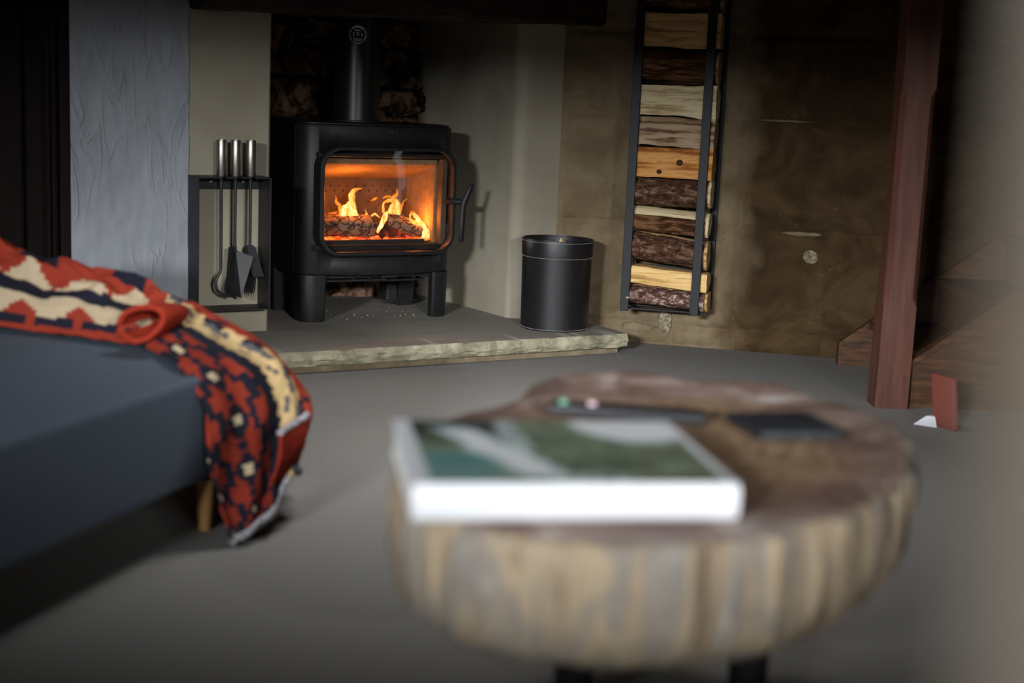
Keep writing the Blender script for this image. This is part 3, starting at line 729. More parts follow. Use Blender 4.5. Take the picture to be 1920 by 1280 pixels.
# ------------------------------------------------------------ fireside tools on the left panel
TB = (-.172, -.06, .17)
rack = thing('tool_rack', 'black steel fireside tool rack fixed to the beige wall left of the stove', 'tool rack', TB, FIRE)
x0, x1, yf, z0, z1 = -.309, -.038, -.118, .178, .655
for x in (x0, x1 - .005):
    MB().span((x, yf, z0), (x + .005, -.001, z1), bev=.001).build('side_panel', M['steel_black'], rack)
m = MB(); m.span((x0, yf + .062, z1 - .005), (x1, -.001, z1), bev=.0008)
for a, b in ((x0, -.222), (-.202, -.168), (-.149, -.112), (-.094, x1)):
    m.span((a, yf, z1 - .005), (b, yf + .064, z1), bev=.0008)
m.build('top_shelf', M['steel_black'], rack)
MB().span((x0, yf, z0), (x1, -.001, z0 + .005), bev=.001).build('bottom_shelf', M['steel_black'], rack)
MB().span((x0, -.006, z1 - .05), (x1, -.001, z1), bev=.0008).build('back_plate', M['steel_black'], rack)
for x in (-.225, -.105):
    m = MB(); m.lathe((0, 0, 0), [(0, .004), (.006, .003), (.008, 0), (.008, -.002)], 16); m.warp(lambda c: Vector((x + c.x, -.0065 - c.z, z1 - .022 + c.y))); m.build('screw', M['screw'], rack)
def tool(name, label, x, rod_end):
    t_ = thing(name, label, name.replace('_', ' '), (x, -.078, rod_end), FIRE, 'tools hanging in the fireside rack')
    m = MB(); m.lathe((x, -.078, z1), [(0, .001), (.0168, .001), (.0178, .004), (.0178, .126), (.0168, .129), (.0140, .1295), (.0135, .124), (0, .124)], 32); m.build('handle', M['brushed_steel'], t_)
    return t_
t_ = tool('poker', 'slim black poker with hooked end, leftmost of the three fireside tools', -.212, .23)
m = MB(); m.tube([(-.212, -.078, .66), (-.211, -.078, .33), (-.213, -.078, .315), (-.226, -.079, .295), (-.232, -.080, .275), (-.226, -.081, .25), (-.208, -.082, .235), (-.185, -.083, .228), (-.176, -.083, .226)], .0058, 10); m.build('rod', M['steel_black'], t_)
t_ = tool('shovel', 'black ash shovel with flat tapered pan, middle of the three fireside tools', -.159, .22)
m = MB(); m.tube([(-.159, -.078, .66), (-.160, -.078, .40)], .0055, 10); m.build('rod', M['steel_black'], t_)
m = MB()
A_, B2_, C_, D_, E_, F_ = [Vector(p) for p in ((-.189, -.098, .405), (-.153, -.072, .393), (-.102, -.112, .370), (-.147, -.116, .224), (-.162, -.074, .228), (-.202, -.102, .252))]
T_ = Vector((-.168, -.088, .404))
for q in ([A_, T_, B2_, E_, F_], [B2_, C_, D_, E_]):
    nn = (q[1] - q[0]).cross(q[2] - q[0]).normalized() * .0018
    m.loft([[p + nn for p in q], [p - nn for p in q]])
m.span((-.166, -.084, .385), (-.153, -.070, .41), bev=.003)
m.build('pan', M['steel_black'], t_, smooth=False)
t_ = tool('brush', 'black hearth brush with bristle head, rightmost of the three fireside tools', -.103, .26)
m = MB(); m.tube([(-.103, -.078, .66), (-.102, -.076, .375)], .0055, 10); m.build('rod', M['steel_black'], t_)
m = MB(); m.loft([[(cx - .014 * k, -.090 + .006 * (k < 1), z), (cx + .014 * k, -.090, z), (cx + .016 * k, -.062, z), (cx - .016 * k, -.062, z)] for cx, z, k in ((-.101, .408, .7), (-.101, .402, 1.1), (-.078, .312, 1.45), (-.074, .300, 1.5), (-.073, .295, 1.3))]); m.build('brush_head', M['steel_black'], t_)
m = MB(); rc = random.Random(9)
for k in range(150):
    a, b = rc.random(), rc.random()
    p = Vector((-.118 + .030 * a + .018 * b, -.066 + .02 * rc.random(), .350 - .055 * b)); q = p + Vector((-.006 + .012 * rc.random(), .004, -.055 - .025 * rc.random()))
    m.tube([p, q], [.0016, .0009], 4)
o = m.build('bristles', M['bristle'], t_); o['kind'] = 'stuff'

# ------------------------------------------------------------ leather bucket and kindling
BC = Vector((.164, 5.602, HZ))
bk = thing('log_bucket', 'black leather bucket with white stitching standing on the hearth', 'bucket', BC)
RB = .139
def wall_(f_): return RB * (.965 + .035 * f_)
m = MB(); m.lathe(BC, [(0, .004), (RB * .96, .0), (RB * .966, .003)] + [(wall_(i / 12), .003 + .345 * i / 12) for i in range(13)] + [(RB * 1.0, .352), (RB * .985, .353), (RB * .97, .348), (RB * .94, .012), (0, .012)], 80); m.build('body', M['leather'], bk)
m = MB(); m.lathe(BC, [(RB * .995, .292), (RB * 1.008, .290), (RB * 1.018, .352), (RB * 1.012, .355), (RB * .985, .355), (RB * .98, .35)], 80); m.build('rim_band', M['leather'], bk)
def stitches(z, r_, n):
    m = MB()
    for k in range(n):
        a = 2 * math.pi * k / n; da = .62 * math.pi / n
        m.tube([(BC.x + r_ * math.cos(a - da), BC.y + r_ * math.sin(a - da), BC.z + z), (BC.x + (r_ + .0006) * math.cos(a), BC.y + (r_ + .0006) * math.sin(a), BC.z + z), (BC.x + r_ * math.cos(a + da), BC.y + r_ * math.sin(a + da), BC.z + z)], .0009, 5)
    o = m.build('stitching', M['thread'], bk); o['kind'] = 'stuff'
stitches(.347, RB * 1.017, 150); stitches(.286, RB * .998, 150); stitches(.006, RB * .968, 150)
for (x, y, zt, w_, an, lab) in ((.012, .02, .354, .022, 20, 'pointed pale kindling stick standing up in the leather bucket'), (-.045, .075, .336, .03, -15, 'flat kindling stick at the left inside the leather bucket'), (.06, .08, .325, .02, 40, 'short kindling stick low on the right inside the leather bucket')):
    m = MB(); c0 = BC + Vector((x, y, 0))
    m.loft([[c0 + Vector((sx * w_ * .5 * k, sy * .008, z)) for sx, sy in ((-1, -1), (1, -1), (1, 1), (-1, 1))] for z, k in ((.012, 1), (zt - .02, 1), (zt, .12 if an == 20 else .8))])
    solid_mesh('kindling_stick', m, M['wood_tan'], lab, 'kindling', base=c0 + Vector((0, 0, .012)), group='kindling in the bucket')

# ------------------------------------------------------------ wall log holder and firewood
HB = (.172, -.10, .16)
hold = thing('log_holder', 'tall narrow black steel log holder fixed to the stone wall', 'log holder', HB, WALL)
for x in (.016, .292):
    MB().span((x, -.214, .160), (x + .034, -.200, 1.78), bev=.0015).build('front_bar', M['holder_black'], hold)
for x in (.020, .318):
    m = MB(); xo = x
    m.loft([[(xo, -.205, .160), (xo + .006, -.205, .160), (xo + .006, -.205, .205), (xo, -.205, .205)], [(xo + (.022 if x > .2 else 0), -.012, .165), (xo + .006 + (.022 if x > .2 else 0), -.012, .165), (xo + .006 + (.022 if x > .2 else 0), -.012, .205), (xo + (.022 if x > .2 else 0), -.012, .205)]])
    m.build('side_bar', M['holder_black'], hold)
for x in (.012, .338):
    MB().span((x, -.020, .165), (x + .022, -.008, 1.78), bev=.001).build('back_bar', M['holder_black'], hold)
for y in (-.16, -.06):
    MB().span((.022, y - .012, .164), (.34, y + .012, .170), bev=.001).build('cross_bar', M['holder_black'], hold)
for z in (.30, .74, 1.2):
    MB().span((.014, -.014, z), (.358, -.008, z + .03), bev=.001).build('wall_bracket', M['holder_black'], hold)
def log(z0, z1, shape, mats, label, seed, xr=.342, slope=0, bark_cover=None, bulge=0, knots=()):
    """one firewood piece lying along the wall; cross-section in (y, z)"""
    zc, hh = (z0 + z1) / 2, (z1 - z0) / 2
    yf = -.193
    if shape == 'round':
        sec = [(-.102 + .092 * math.cos(a), math.sin(a)) for a in [2 * math.pi * j / 22 for j in range(22)]]
    elif shape == 'split':
        sec = [(yf, -1), (yf - .003, -.5), (yf - .004, 0), (yf - .003, .5), (yf, .97), (-.15, 1), (-.10, .98), (-.06, .8), (-.03, .4), (-.025, -.2), (-.04, -.7), (-.08, -.97), (-.14, -1)]
    else:  # wedge: face leaning
        sec = [(yf + .004, -.98), (yf - .002, -.55), (yf - .004, .0), (yf + .004, .45), (yf + .03, 1), (-.11, 1), (-.05, .85), (-.028, .3), (-.03, -.4), (-.06, -.9), (-.12, -1)]
    N = 24; xl = .024
    def ring(i, grow=0.0):
        f_ = i / N; x = xl + (xr - xl) * f_
        out = []
        for (y, q) in sec:
            dy = .006 * fbm(x * 9, q * 1.3, seed) + .0025 * fbm(x * 40, q * 5, seed)
            dz = hh * .10 * fbm(x * 7, q * .6 + 5, seed + 3)
            zz = zc + hh * q + dz + slope * (x - .17)
            if bulge: zz += bulge * sm(.2, .34, x) * (-.9 if q < -.4 else (.45 if q > .4 else 0))
            yy = y + dy
            if grow: yy += (y + .1) * grow; zz += (zz - zc) * grow
            out.append((x + .004 * fbm(q * 3, y * 20, seed) * (i in (0, N)), yy, zz))
        return out
    m = MB(); m.loft([ring(i) for i in range(N + 1)])
    o = solid_mesh('firewood_log', m, mats[0], label, 'log', base=(.18, -.1, z0), fr=WALL, group='split logs stacked in the wall holder', angle=50)
    if bark_cover:
        a0, a1, bmat, amp = bark_cover
        idx = [j for j, (y, q) in enumerate(sec) if a0 <= q <= a1 and y < -.095]
        if shape == 'round': idx = sorted(idx, key=lambda j: sec[j][1])
        # densify the front profile
        prof_ = [sec[j] for j in idx]
        K = 18; m = MB()
        def fn(a, b):
            f_ = b * (len(prof_) - 1); i_ = min(int(f_), len(prof_) - 2); g = f_ - i_
            y = prof_[i_][0] * (1 - g) + prof_[i_ + 1][0] * g; q = prof_[i_][1] * (1 - g) + prof_[i_ + 1][1] * g
            x = xl + .002 + (xr - .014 - xl) * a
            rg = 1 - abs(noise.noise(Vector((x * 14, q * 5, seed)))) * 2
            edge = sm(0, .12, min(b, 1 - b))
            dy = .006 * fbm(x * 9, q * 1.3, seed); dz = hh * .10 * fbm(x * 7, q * .6 + 5, seed + 3)
            return (x, y + dy - .003 - .004 * edge - amp * edge * (.5 + .5 * rg + .5 * fbm(x * 30, q * 6, seed + 7)), zc + hh * q + dz + slope * (x - .17) + .004 * fbm(x * 26, q, seed + 12) * (1 - edge))
        m.grid(fn, 60, K)
        m.build('bark', bmat, o, base=(.18, -.1, z0), angle=180)
    for (kx, kz, kr) in knots:
        m = MB(); yk = yf - .0065
        m.lathe((0, 0, 0), [(kr * 1.25, -.004), (kr * 1.05, .004), (kr * .8, .005), (kr * .55, .002), (0, .001)], 18)
        m.warp(lambda c: Vector((kx + c.x * 1.15, yk - c.z, kz + c.y))); m.build('knot', M['knot'], o, base=(.18, -.1, z0))
    return o
B_ = M['bark']
log(1.325, 1.50, 'round', [M['wood_grey']], 'dark bark log at the very top of the holder', 1, bark_cover=(-.99, .99, M['old_bark'], .006))
log(1.192, 1.320, 'split', [M['wood_tan']], 'tan split log with straight grain lines, second from the top of the holder', 2)
log(1.050, 1.188, 'round', [M['wood_grey']], 'dark brown barked log below the topmost tan split log', 3, bark_cover=(-.97, .99, M['old_bark'], .007))
log(.930, 1.046, 'split', [M['wood_cream']], 'cream split log swelling at its right end, in the upper half of the holder', 4, bulge=.02)
log(.812, .924, 'wedge', [M['wood_grey']], 'grey brown weathered split log just below the swelling cream log', 5, slope=-.03)
log(.688, .808, 'split', [M['wood_orange']], 'orange brown split log with two dark knots', 6, slope=.0, knots=((.215, .752, .0095), (.138, .714, .0075)))
log(.575, .690, 'round', [M['wood_cream']], 'dark rough barked log directly below the orange knotted log', 7, bark_cover=(-.99, .97, B_, .008))
log(.476, .568, 'wedge', [M['wood_cream']], 'brown barked log with a pale split strip along its upper edge', 8, slope=-.055, bark_cover=(-1, .46, M['old_bark'], .005))
log(.346, .466, 'round', [M['wood_tan']], 'thick barked log directly above the golden split log', 9, slope=-.10, bark_cover=(-.99, .98, B_, .007))
log(.264, .334, 'split', [M['wood_gold']], 'golden smooth split log, second from the bottom of the holder', 10, slope=-.075, xr=.350)
log(.176, .256, 'round', [M['wood_tan']], 'flaky barked log at the bottom of the holder', 11, slope=-.05, bark_cover=(-.99, .97, M['flaky_bark'], .012), xr=.356)

# ------------------------------------------------------------ staircase at the right
stairs = thing('staircase', 'reddish brown oak staircase with square chamfered newel post at the right', 'staircase', (1.28, 4.72, 0))
m = MB(); px, py, hw = 1.279, 4.725, .055
rings = []
def sq(h_, c):  # octagon square with chamfer c
    return [(-h_ + c, -h_), (h_ - c, -h_), (h_, -h_ + c), (h_, h_ - c), (h_ - c, h_), (-h_ + c, h_), (-h_, h_ - c), (-h_, -h_ + c)]
for z, c in ((0, .001), (.345, .001), (.375, .016), (1.03, .016), (1.06, .001), (2.35, .001)):
    rings.append([(px + a, py + b, z) for a, b in sq(hw, c)])
m.loft(rings); m.build('newel_post', M['red_oak'], stairs, smooth=False)
sl = math.tan(R(37))
def strg(name, y0, y1, xs, zb, xe, mat, lo=None):
    m = MB(); poly = [(xs, 0), (xs, zb), (xe, zb + (xe - xs) * sl), (xe, max(0, zb + (xe - xs) * sl - .30))]
    if lo is not None: poly = [(xs, lo), (xs, zb), (xe, zb + (xe - xs) * sl), (xe, lo)]
    else: poly.append((xs + .32, 0))
    m.prism_y(poly, y0, y1); return m.build(name, mat, stairs, smooth=False)
strg('stringer', 5.46, 5.495, 1.272, .09, 2.5, M['stair_oak'])
strg('stringer', 4.71, 4.745, 1.33, .13, 2.5, M['stair_oak'])
m = MB(); m.loft([[(x, 4.70, .13 + (x - 1.33) * sl + d_), (x, 4.75, .13 + (x - 1.33) * sl + d_), (x, 4.75, .13 + (x - 1.33) * sl + d_ + .022), (x, 4.70, .13 + (x - 1.33) * sl + d_ + .022)] for x, d_ in ((1.335, 0), (2.5, 0))])
m.build('stringer_cap', M['stair_oak'], stairs, smooth=False)
m = MB(); m.prism_y([(1.60, 0), (2.5, 0), (2.5, .70), (1.60, .06)], 4.73, 4.74); m.build('side_panel', M['stair_oak'], stairs, smooth=False)
for k in range(5):
    x = 1.40 + .24 * k; z = .18 * (k + 1)
    MB().span((x - .02, 4.745, z - .03), (x + .24, 5.46, z), bev=.004).build('tread', M['stair_oak'], stairs)
    MB().span((x, 4.745, z - .18), (x + .018, 5.46, z - .03)).build('riser', M['stair_oak'], stairs)
m = MB(); m.box((1.372, 4.40, .085), (.018, .10, .17), rz=25, m=Matrix.Rotation(R(-9), 4, 'Y'), bev=.003)
solid_mesh('red_panel', m, M['red_cloth'], 'slim red board leaning on the floor just right of the newel post', 'board', base=(1.372, 4.40, 0))
m = MB(); m.loft([[(1.29, 4.44, .001), (1.355, 4.40, .001), (1.37, 4.47, .001)], [(1.33, 4.44, .03), (1.355, 4.43, .03), (1.36, 4.46, .03)]])
solid_mesh('folded_paper', m, M['white_paper'], 'small white folded paper on the floor in front of the red board', 'paper', base=(1.34, 4.44, 0), smooth=False)

# ------------------------------------------------------------ foot stool / bench with kilim throw
bd = Vector((.312, .950, 0)); bs = Vector((-.950, .312, 0))
C0 = Vector((-.562, 3.258, 0))             # far right corner on the floor
OB = Frame((C0.x, C0.y, 0), math.degrees(math.atan2(bd.y, bd.x)))   # x along the long side away from camera, y to the left
bench = thing('ottoman', 'long low ottoman covered in blue grey cloth on wooden legs', 'ottoman', (-.9, .45, 0), OB)
m = MB(); m.box((-.9, .45, .2425), (1.8, .90, .235), bev=.022, seg=4); m.build('cushion', M['grey_cloth'], bench)
m = MB(); m.box((-.9, .45, .118), (1.56, .66, .02)); m.build('frame', M['pale_oak'], bench)
for x, y in ((-.245, .026), (-1.72, .026), (-.245, .84), (-1.72, .84)):
    m = MB(); m.loft([[(x + s_ * math.cos(q), y + s_ * math.sin(q), z) for q in [2 * math.pi * j / 14 for j in range(14)]] for z, s_ in ((0, .013), (.118, .020))]); m.build('leg', M['pale_oak'], bench)

NET = [
 [(-1.76, 3.56, .374), (-1.76, 3.62, .41), (-1.75, 3.70, .46), (-1.74, 3.76, .45), (-1.73, 3.85, .36)],
 [(-1.46, 3.46, .372), (-1.46, 3.52, .47), (-1.45, 3.60, .57), (-1.45, 3.67, .59), (-1.44, 3.76, .40)],
 [(-1.20, 3.372, .372), (-1.20, 3.42, .435), (-1.20, 3.50, .495), (-1.20, 3.57, .515), (-1.18, 3.68, .36)],
 [(-.98, 3.285, .372), (-.98, 3.34, .42), (-.97, 3.42, .475), (-.96, 3.48, .497), (-.95, 3.58, .34)],
 [(-.82, 3.17, .374), (-.80, 3.24, .405), (-.79, 3.33, .432), (-.785, 3.40, .445), (-.77, 3.50, .30)],
 [(-.705, 2.975, .377), (-.675, 3.09, .393), (-.65, 3.2, .400), (-.615, 3.30, .396), (-.585, 3.40, .27)],
 [(-.648, 2.945, .29), (-.585, 3.07, .315), (-.545, 3.19, .335), (-.520, 3.30, .315), (-.535, 3.39, .22)],
 [(-.637, 2.935, .18), (-.565, 3.04, .19), (-.508, 3.15, .205), (-.470, 3.24, .235), (-.495, 3.36, .16)],
 [(-.615, 2.93, .09), (-.555, 2.99, .09), (-.510, 3.07, .105), (-.475, 3.17, .165), (-.51, 3.29, .12)],
 [(-.583, 2.92, .012), (-.548, 2.955, .03), (-.512, 3.03, .060), (-.492, 3.11, .125), (-.49, 3.2, .09)]]
for k, r in enumerate(NET): r.append((r[-1][0] + (.015 if k < 6 else -.05), r[-1][1] + (.035 if k < 6 else .0), .065 if k < 9 else .08))       # the far side hangs almost to the floor
NETV = [[Vector(p) for p in r] for r in NET]
def throw_pt(u, v): return catmull([catmull(r, v) for r in NETV], u)
RED, NAVY, CREAM, GREY, PALE = (144, 52, 36), (31, 32, 43), (198, 168, 118), (92, 89, 88), (186, 164, 134)
def kilim(u, v):
    L, Wd = u * 1.50, v * (.52 + .18 * sm(.3, .42, u)) - .26 * max(0, u - .50)   # metres along / across the cloth
    q = .0105
    L = math.floor(L / q) * q + q / 2; Wd = math.floor(Wd / q) * q + q / 2
    zig = lambda p, per: abs(((p / per) % 1) - .5) * 2
    if u < .34:
        b = Wd + .01 * math.sin(L * 9)
        if b < .045: return RED
        if b < .085: return NAVY if zig(L, .11) < .8 else RED
        if b < .16:
            return RED if (b - .085) < .055 * (1 - 1.6 * zig(L, .13)) else PALE
        if b < .215: return NAVY
        if b < .30: return RED if (b - .215) > .085 * zig(L + .05, .12) else PALE
        return RED if zig(L, .2) < .6 else NAVY
    s0 = .26 + .014 * (1 if zig(L, .045) > .5 else 0)
    if Wd < .20:
        row = math.floor(Wd / .15)
        per = .175; k = (L - .06 + row * per / 2) % per - per / 2; w_ = Wd - row * .15 - .078
        d = abs(k) * .62 + abs(w_)
        if abs(k) < .018 and abs(w_) < .013: return (206, 184, 148)
        if d < .048: return NAVY
        k2 = (L - .06 + (row + 1) * per / 2) % per - per / 2
        if abs(k2) < .016 and abs(w_) < .012: return NAVY
        if abs(w_) > .044 and abs(k2) > .034: return NAVY
        return RED
    if Wd < s0: return NAVY
    if Wd < s0 + .075:
        if .03 < (Wd - s0) < .05 and zig(L, .11) < .38: return GREY
        return CREAM
    if Wd < s0 + .115: return GREY if zig(L, .14) > .3 else CREAM
    if Wd < s0 + .145: return CREAM if zig(L + .03, .14) < .55 else NAVY
    k = (L + .03) % .13 - .065
    if abs(k) * .8 + abs(Wd - .44) < .022: return NAVY
    return RED
m = MB(); NU, NV = 330, 120
def cloth(a, b):
    p = throw_pt(a, b); a = (9 * a - 1) / 8; b *= 1.25
    w_ = .007 * math.sin(b * 26 + a * 9) * sm(.35, .7, a) + .008 * fbm(a * 9, b * 6, 1) + (1 - sm(.3, .45, a)) * sm(.15, .5, b) * (.009 * math.sin(a * 47 + b * 4 + 6 * fbm(a * 6, b * 2, 2)) + .026 * fbm(a * 13, b * 4, 6))
    n_ = Vector((.75, -.55, .3)) if a > .45 else Vector((.1, -.5, .86))
    return p + n_ * (w_ + .006)
m.grid(cloth, NU, NV)
thr = solid_mesh('kilim_throw', m, M['kilim'], 'red navy and cream patterned kilim throw draped over the end of the ottoman', 'throw', base=(-.70, 3.2, .2), norm=False, angle=180)
ca = thr.data.attributes.new('pattern', 'FLOAT_COLOR', 'POINT')
buf = []
for i in range(NU + 1):
    for j in range(NV + 1): buf += [*lin(kilim((9 * i / NU - 1) / 8, 1.25 * j / NV)), 1]
ca.data.foreach_set('color', buf)
so = thr.modifiers.new('s', 'SOLIDIFY'); so.thickness = .007; so.offset = -1
# hem along the bottom edge
hp = [cloth(1.0, j / 40) for j in range(0, 32)]
m = MB(); m.tube(hp, .0085, 8); m.build('hem', M['hem'], thr)
# folded-over corner
m = MB(); P4 = [Vector(p) for p in ((-.512, 3.06, .222), (-.470, 3.19, .236), (-.485, 3.13, .135), (-.525, 3.02, .110))]
def flap(a, b):
    p = P4[0].lerp(P4[1], a).lerp(P4[3].lerp(P4[2], a), b); return p + Vector((.8, -.6, 0)) * (.006 + .012 * math.sin(math.pi * b) + .004 * fbm(a * 4, b * 4, 3))
m.grid(flap, 16, 16); o = m.build('folded_corner', M['red_yarn'], thr, norm=False, angle=180)
so = o.modifiers.new('s', 'SOLIDIFY'); so.thickness = .006
m = MB(); m.tube([flap(i / 16, 0) + Vector((.004, -.004, 0)) for i in range(17)], .008, 8); m.build('hem', M['hem'], thr)
# rolled fold standing up on the seat, a loop seen end on
m = MB(); RC = Vector((-.842, 3.17, .432)); ax = Vector((.45, .88, .06)).normalized(); rx = Vector((.95, -.3, 0)).normalized()
prof_ = []
for i in range(30):
    a = R(-160 + 330 * i / 29); prof_.append((.050 * math.cos(a) * (1.0 + .2 * math.sin(a)), .034 * math.sin(a) + .012 * math.cos(a)))
m.loft([[RC + ax * d_ + rx * a * s_ + Vector((0, 0, b * s_)) for a, b in prof_] for d_, s_ in ((0, 1.1), (.01, 1.13), (.04, 1.05), (.08, .9), (.12, .6))], closed=False, caps=False)
o = m.build('rolled_fold', M['red_yarn'], thr, angle=180)
so = o.modifiers.new('s', 'SOLIDIFY'); so.thickness = .011; so.offset = 0

# ------------------------------------------------------------ log slab table and what lies on it
OUT = [(-.159, 1.91), (-.150, 2.05), (-.085, 2.18), (-.03, 2.25), (.004, 2.318), (.041, 2.462), (.12, 2.57), (.242, 2.615), (.333, 2.55), (.484, 2.56), (.535, 2.45), (.599, 2.355), (.628, 2.25), (.628, 2.14), (.603, 2.02), (.552, 1.89), (.468, 1.745), (.37, 1.64), (.281, 1.572), (.16, 1.535), (.03, 1.545), (-.06, 1.59), (-.12, 1.68), (-.148, 1.78)]
TC = Vector((.25, 2.08, 0)); ZT = .48
def outline(t_):
    n = len(OUT); x = (t_ % 1) * n; i = int(x); f_ = x - i
    p = [Vector((*OUT[(i + k) % n], 0)) for k in (-1, 0, 1, 2)]
    return .5 * ((2 * p[1]) + (p[2] - p[0]) * f_ + (2 * p[0] - 5 * p[1] + 4 * p[2] - p[3]) * f_ * f_ + (3 * p[1] - p[0] - 3 * p[2] + p[3]) * f_ ** 3)
table = thing('slab_table', 'low coffee table made from one thick weathered tree trunk slice', 'coffee table', (TC.x, TC.y, 0))
NA = 220
m = MB()
outl = [outline(j / NA) for j in range(NA)]
def flute(j, z):
    p = outl[j]; a = math.atan2(p.y - TC.y, p.x - TC.x)
    deep = .35 + 1.2 * sm(-1.1, -.3, a) * (1 - sm(.6, 1.2, a))
    g = fbm(math.cos(a) * 9, math.sin(a) * 9, z * 1.4)
    return -.012 * deep * abs(g) * 2 + .006 * fbm(math.cos(a) * 30, math.sin(a) * 30, z * 3)
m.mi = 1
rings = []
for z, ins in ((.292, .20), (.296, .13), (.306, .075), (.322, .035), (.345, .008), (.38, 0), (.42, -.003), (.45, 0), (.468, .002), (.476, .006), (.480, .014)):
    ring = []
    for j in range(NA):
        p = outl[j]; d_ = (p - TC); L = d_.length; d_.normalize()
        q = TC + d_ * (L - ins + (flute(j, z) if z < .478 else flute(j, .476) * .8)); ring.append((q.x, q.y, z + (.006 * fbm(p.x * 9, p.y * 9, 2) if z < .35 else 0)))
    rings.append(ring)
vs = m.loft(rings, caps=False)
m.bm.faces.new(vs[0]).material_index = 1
m.mi = 0
prev = vs[-1]
for s_ in (.94, .86, .75, .6, .42, .2):
    cur = []
    for j in range(NA):
        p = Vector(rings[-1][j]); q = Vector((TC.x, TC.y, ZT)).lerp(p, s_); q.z = ZT + .0015 * fbm(q.x * 14, q.y * 14, 1); cur.append(m.bm.verts.new(q))
    for j in range(NA):
        m.bm.faces.new((prev[j], prev[(j + 1) % NA], cur[(j + 1) % NA], cur[j])).material_index = 0
    prev = cur
m.bm.faces.new(prev).material_index = 0
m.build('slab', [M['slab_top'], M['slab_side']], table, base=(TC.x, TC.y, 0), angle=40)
for x, y in ((.12, 2.12), (.40, 2.16), (.22, 2.38)):
    m = MB(); m.loft([[(x + s_ * math.cos(q), y + s_ * math.sin(q), z) for q in [2 * math.pi * j / 20 for j in range(20)]] for z, s_ in ((0, .028), (.01, .030), (.25, .036), (.297, .038))]); m.build('leg', M['steel_black'], table)

# book
BKA = math.degrees(math.atan2(1.648 - 1.585, .279 + .107))
BF = Frame((-.107, 1.585, 0), BKA)
bw, bdp, bth, bz = .391, .325, .046, ZT + .003
book = thing('coffee_table_book', 'large white hardback book with a green waterfall landscape cover lying on the table', 'book', (bw / 2, bdp / 2, bz), BF)
m = MB(); m.span((.003, .006, bz + .0035), (bw - .006, bdp - .006, bz + bth - .0035)); m.build('pages', M['paper'], book)
m = MB(); m.span((0, .002, bz), (bw, bdp, bz + .0035), bev=.001); m.build('back_cover', M['book_white'], book)
m = MB(); m.span((0, .002, bz + bth - .0035), (bw, bdp, bz + bth), bev=.001); fc = m.build('front_cover', M['book_white'], book)
m = MB()
m.loft([[(x, .004, bz), (x, -.002, bz + .004), (x, -.005, bz + .014), (x, -.006, bz + .023), (x, -.005, bz + .032), (x, -.002, bz + .042), (x, .004, bz + bth), (x, .009, bz + bth), (x, .009, bz)] for x in (0, bw)])
m.build('spine', M['book_white'], book)
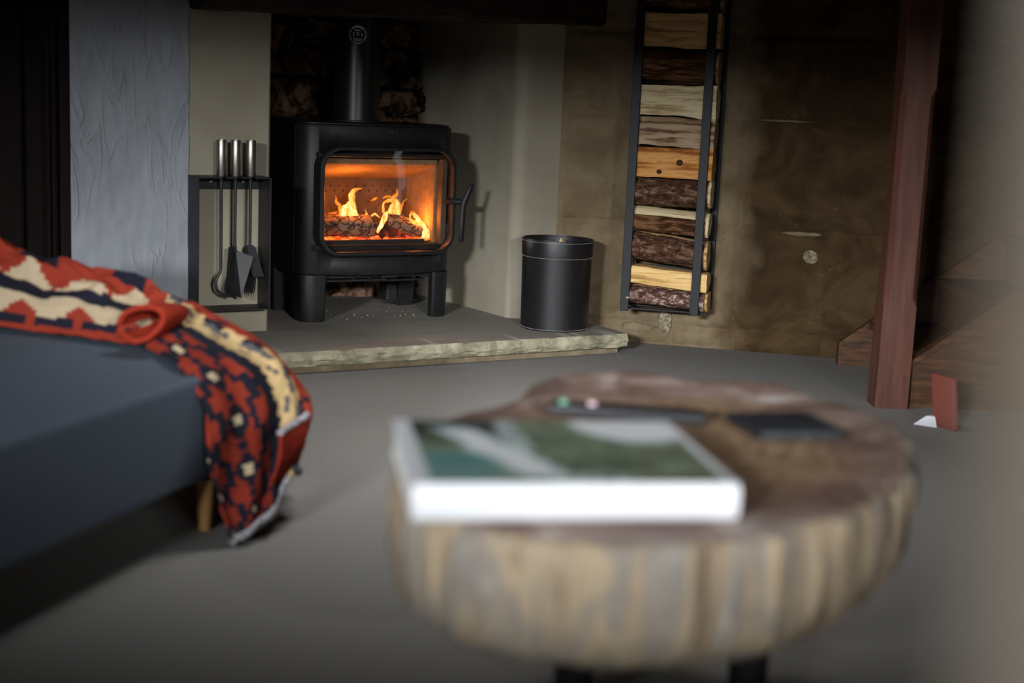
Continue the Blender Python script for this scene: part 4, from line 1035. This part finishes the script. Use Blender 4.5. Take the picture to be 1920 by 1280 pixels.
def landscape(a, b):
    n1 = fbm(a * 5, b * 5, 3); n2 = fbm(a * 16, b * 16, 9)
    c = Vector((104, 114, 92)) + Vector((34, 34, 26)) * n1 + Vector((22, 24, 18)) * n2              # mossy rock
    dk = sm(.55, .85, b + .12 * n1) * (1 - sm(.30, .42, a + .06 * n2)); c = c.lerp(Vector((46, 54, 46)), dk)
    pool = (1 - sm(.22, .30, a + .05 * n2)) * (1 - sm(.42, .5, b + .04 * n2)); c = c.lerp(Vector((102, 134, 130)), pool * .9)
    pool2 = math.exp(-((a - .12) / .12) ** 2 - ((b - .33) / .06) ** 2); c = c.lerp(Vector((64, 112, 112)), pool2)
    ax_ = .10 + .34 * (1 - b); wf = 1 - sm(.045, .12, abs(a - ax_ + .03 * n1)) ; wf *= sm(.02, .12, b) * (1 - sm(.78, .95, b)); c = c.lerp(Vector((214, 224, 230)), wf)
    wf2 = 1 - sm(.02, .06, abs(a - .36 - .05 * n2)); wf2 *= sm(.35, .5, b) * .7; c = c.lerp(Vector((190, 202, 204)), wf2)
    fo = (1 - sm(.03, .16, b + .06 * n2)) * sm(.36, .45, a) * (1 - sm(.62, .72, a)) * .8; c = c.lerp(Vector((198, 208, 206)), fo)
    st_ = sm(.12, .32, fbm(a * 26, b * 9, 20)) * sm(.40, .5, a) * (1 - sm(.60, .8, a)) * (1 - sm(.3, .5, b)); c = c.lerp(Vector((52, 58, 54)), st_ * .8)
    ck = 1 - sm(.8, 1.05, math.hypot((a - .86) / .26, (b - 1.0) / .42)); c = c.lerp(Vector((214, 224, 234)), ck)
    return tuple(max(0, min(255, x * 1.18 + 6)) for x in c)
m = MB(); NU2, NV2 = 130, 100
m.grid(lambda a, b: (.022 + (bw - .036) * a, .006 + (bdp - .010) * b, bz + bth + .0006), NU2, NV2)
o = m.build('cover_picture', M['cover_print'], fc, base=(bw / 2, bdp / 2, bz), norm=False)
ca = o.data.attributes.new('pattern', 'FLOAT_COLOR', 'POINT'); buf = []
for i in range(NU2 + 1):
    for j in range(NV2 + 1): buf += [*lin(landscape(i / NU2, j / NV2)), 1]
ca.data.foreach_set('color', buf)

# remote control behind the book, dark coaster to its right
RF = Frame((.185, 2.185, 0), -6)
rem = thing('remote_control', 'slim black remote control lying on the table behind the book', 'remote control', (0, 0, ZT + .002), RF)
m = MB(); m.box((0, 0, ZT + .012), (.245, .046, .020), bev=.006, seg=3); m.build('body', M['black_plastic'], rem)
for x, c_ in ((-.10, 'green_gloss'), (-.055, 'pink_gloss')):
    m = MB(); m.lathe((x, -.004, ZT + .022), [(.0075, 0), (.0075, .003), (.005, .0055), (0, .006)], 18); m.build('button', M[c_], rem)
for k in range(4):
    m = MB(); m.lathe((-.01 + .028 * k, 0, ZT + .022), [(.006, 0), (.006, .0015), (0, .002)], 12); m.build('button', M['black_plastic'], rem)
CF = Frame((.425, 2.150, 0), 14)
m = MB(); m.box((0, 0, ZT + .010), (.135, .14, .014), bev=.004, seg=2)
solid_mesh('coaster', m, M['slate'], 'square dark slate coaster on the table right of the remote control', 'coaster', base=(0, 0, ZT + .003), fr=CF)

# ------------------------------------------------------------ open door leaf just right of the camera
dr = struct('door_2', MB().span((.085, -.56, .01), (.125, .245, 2.0), bev=.003), M['door_paint'])
m = MB(); m.lathe((0, 0, 0), [(0, .05), (.022, .048), (.026, .035), (.012, .02), (.010, 0)], 20); m.warp(lambda c: Vector((.088 - c.z, -.50 + c.x, 1.0 + c.y))); m.build('door_handle', M['screw'], dr)

for o in list(bpy.data.objects):
    if '_b' in o: del o['_b']
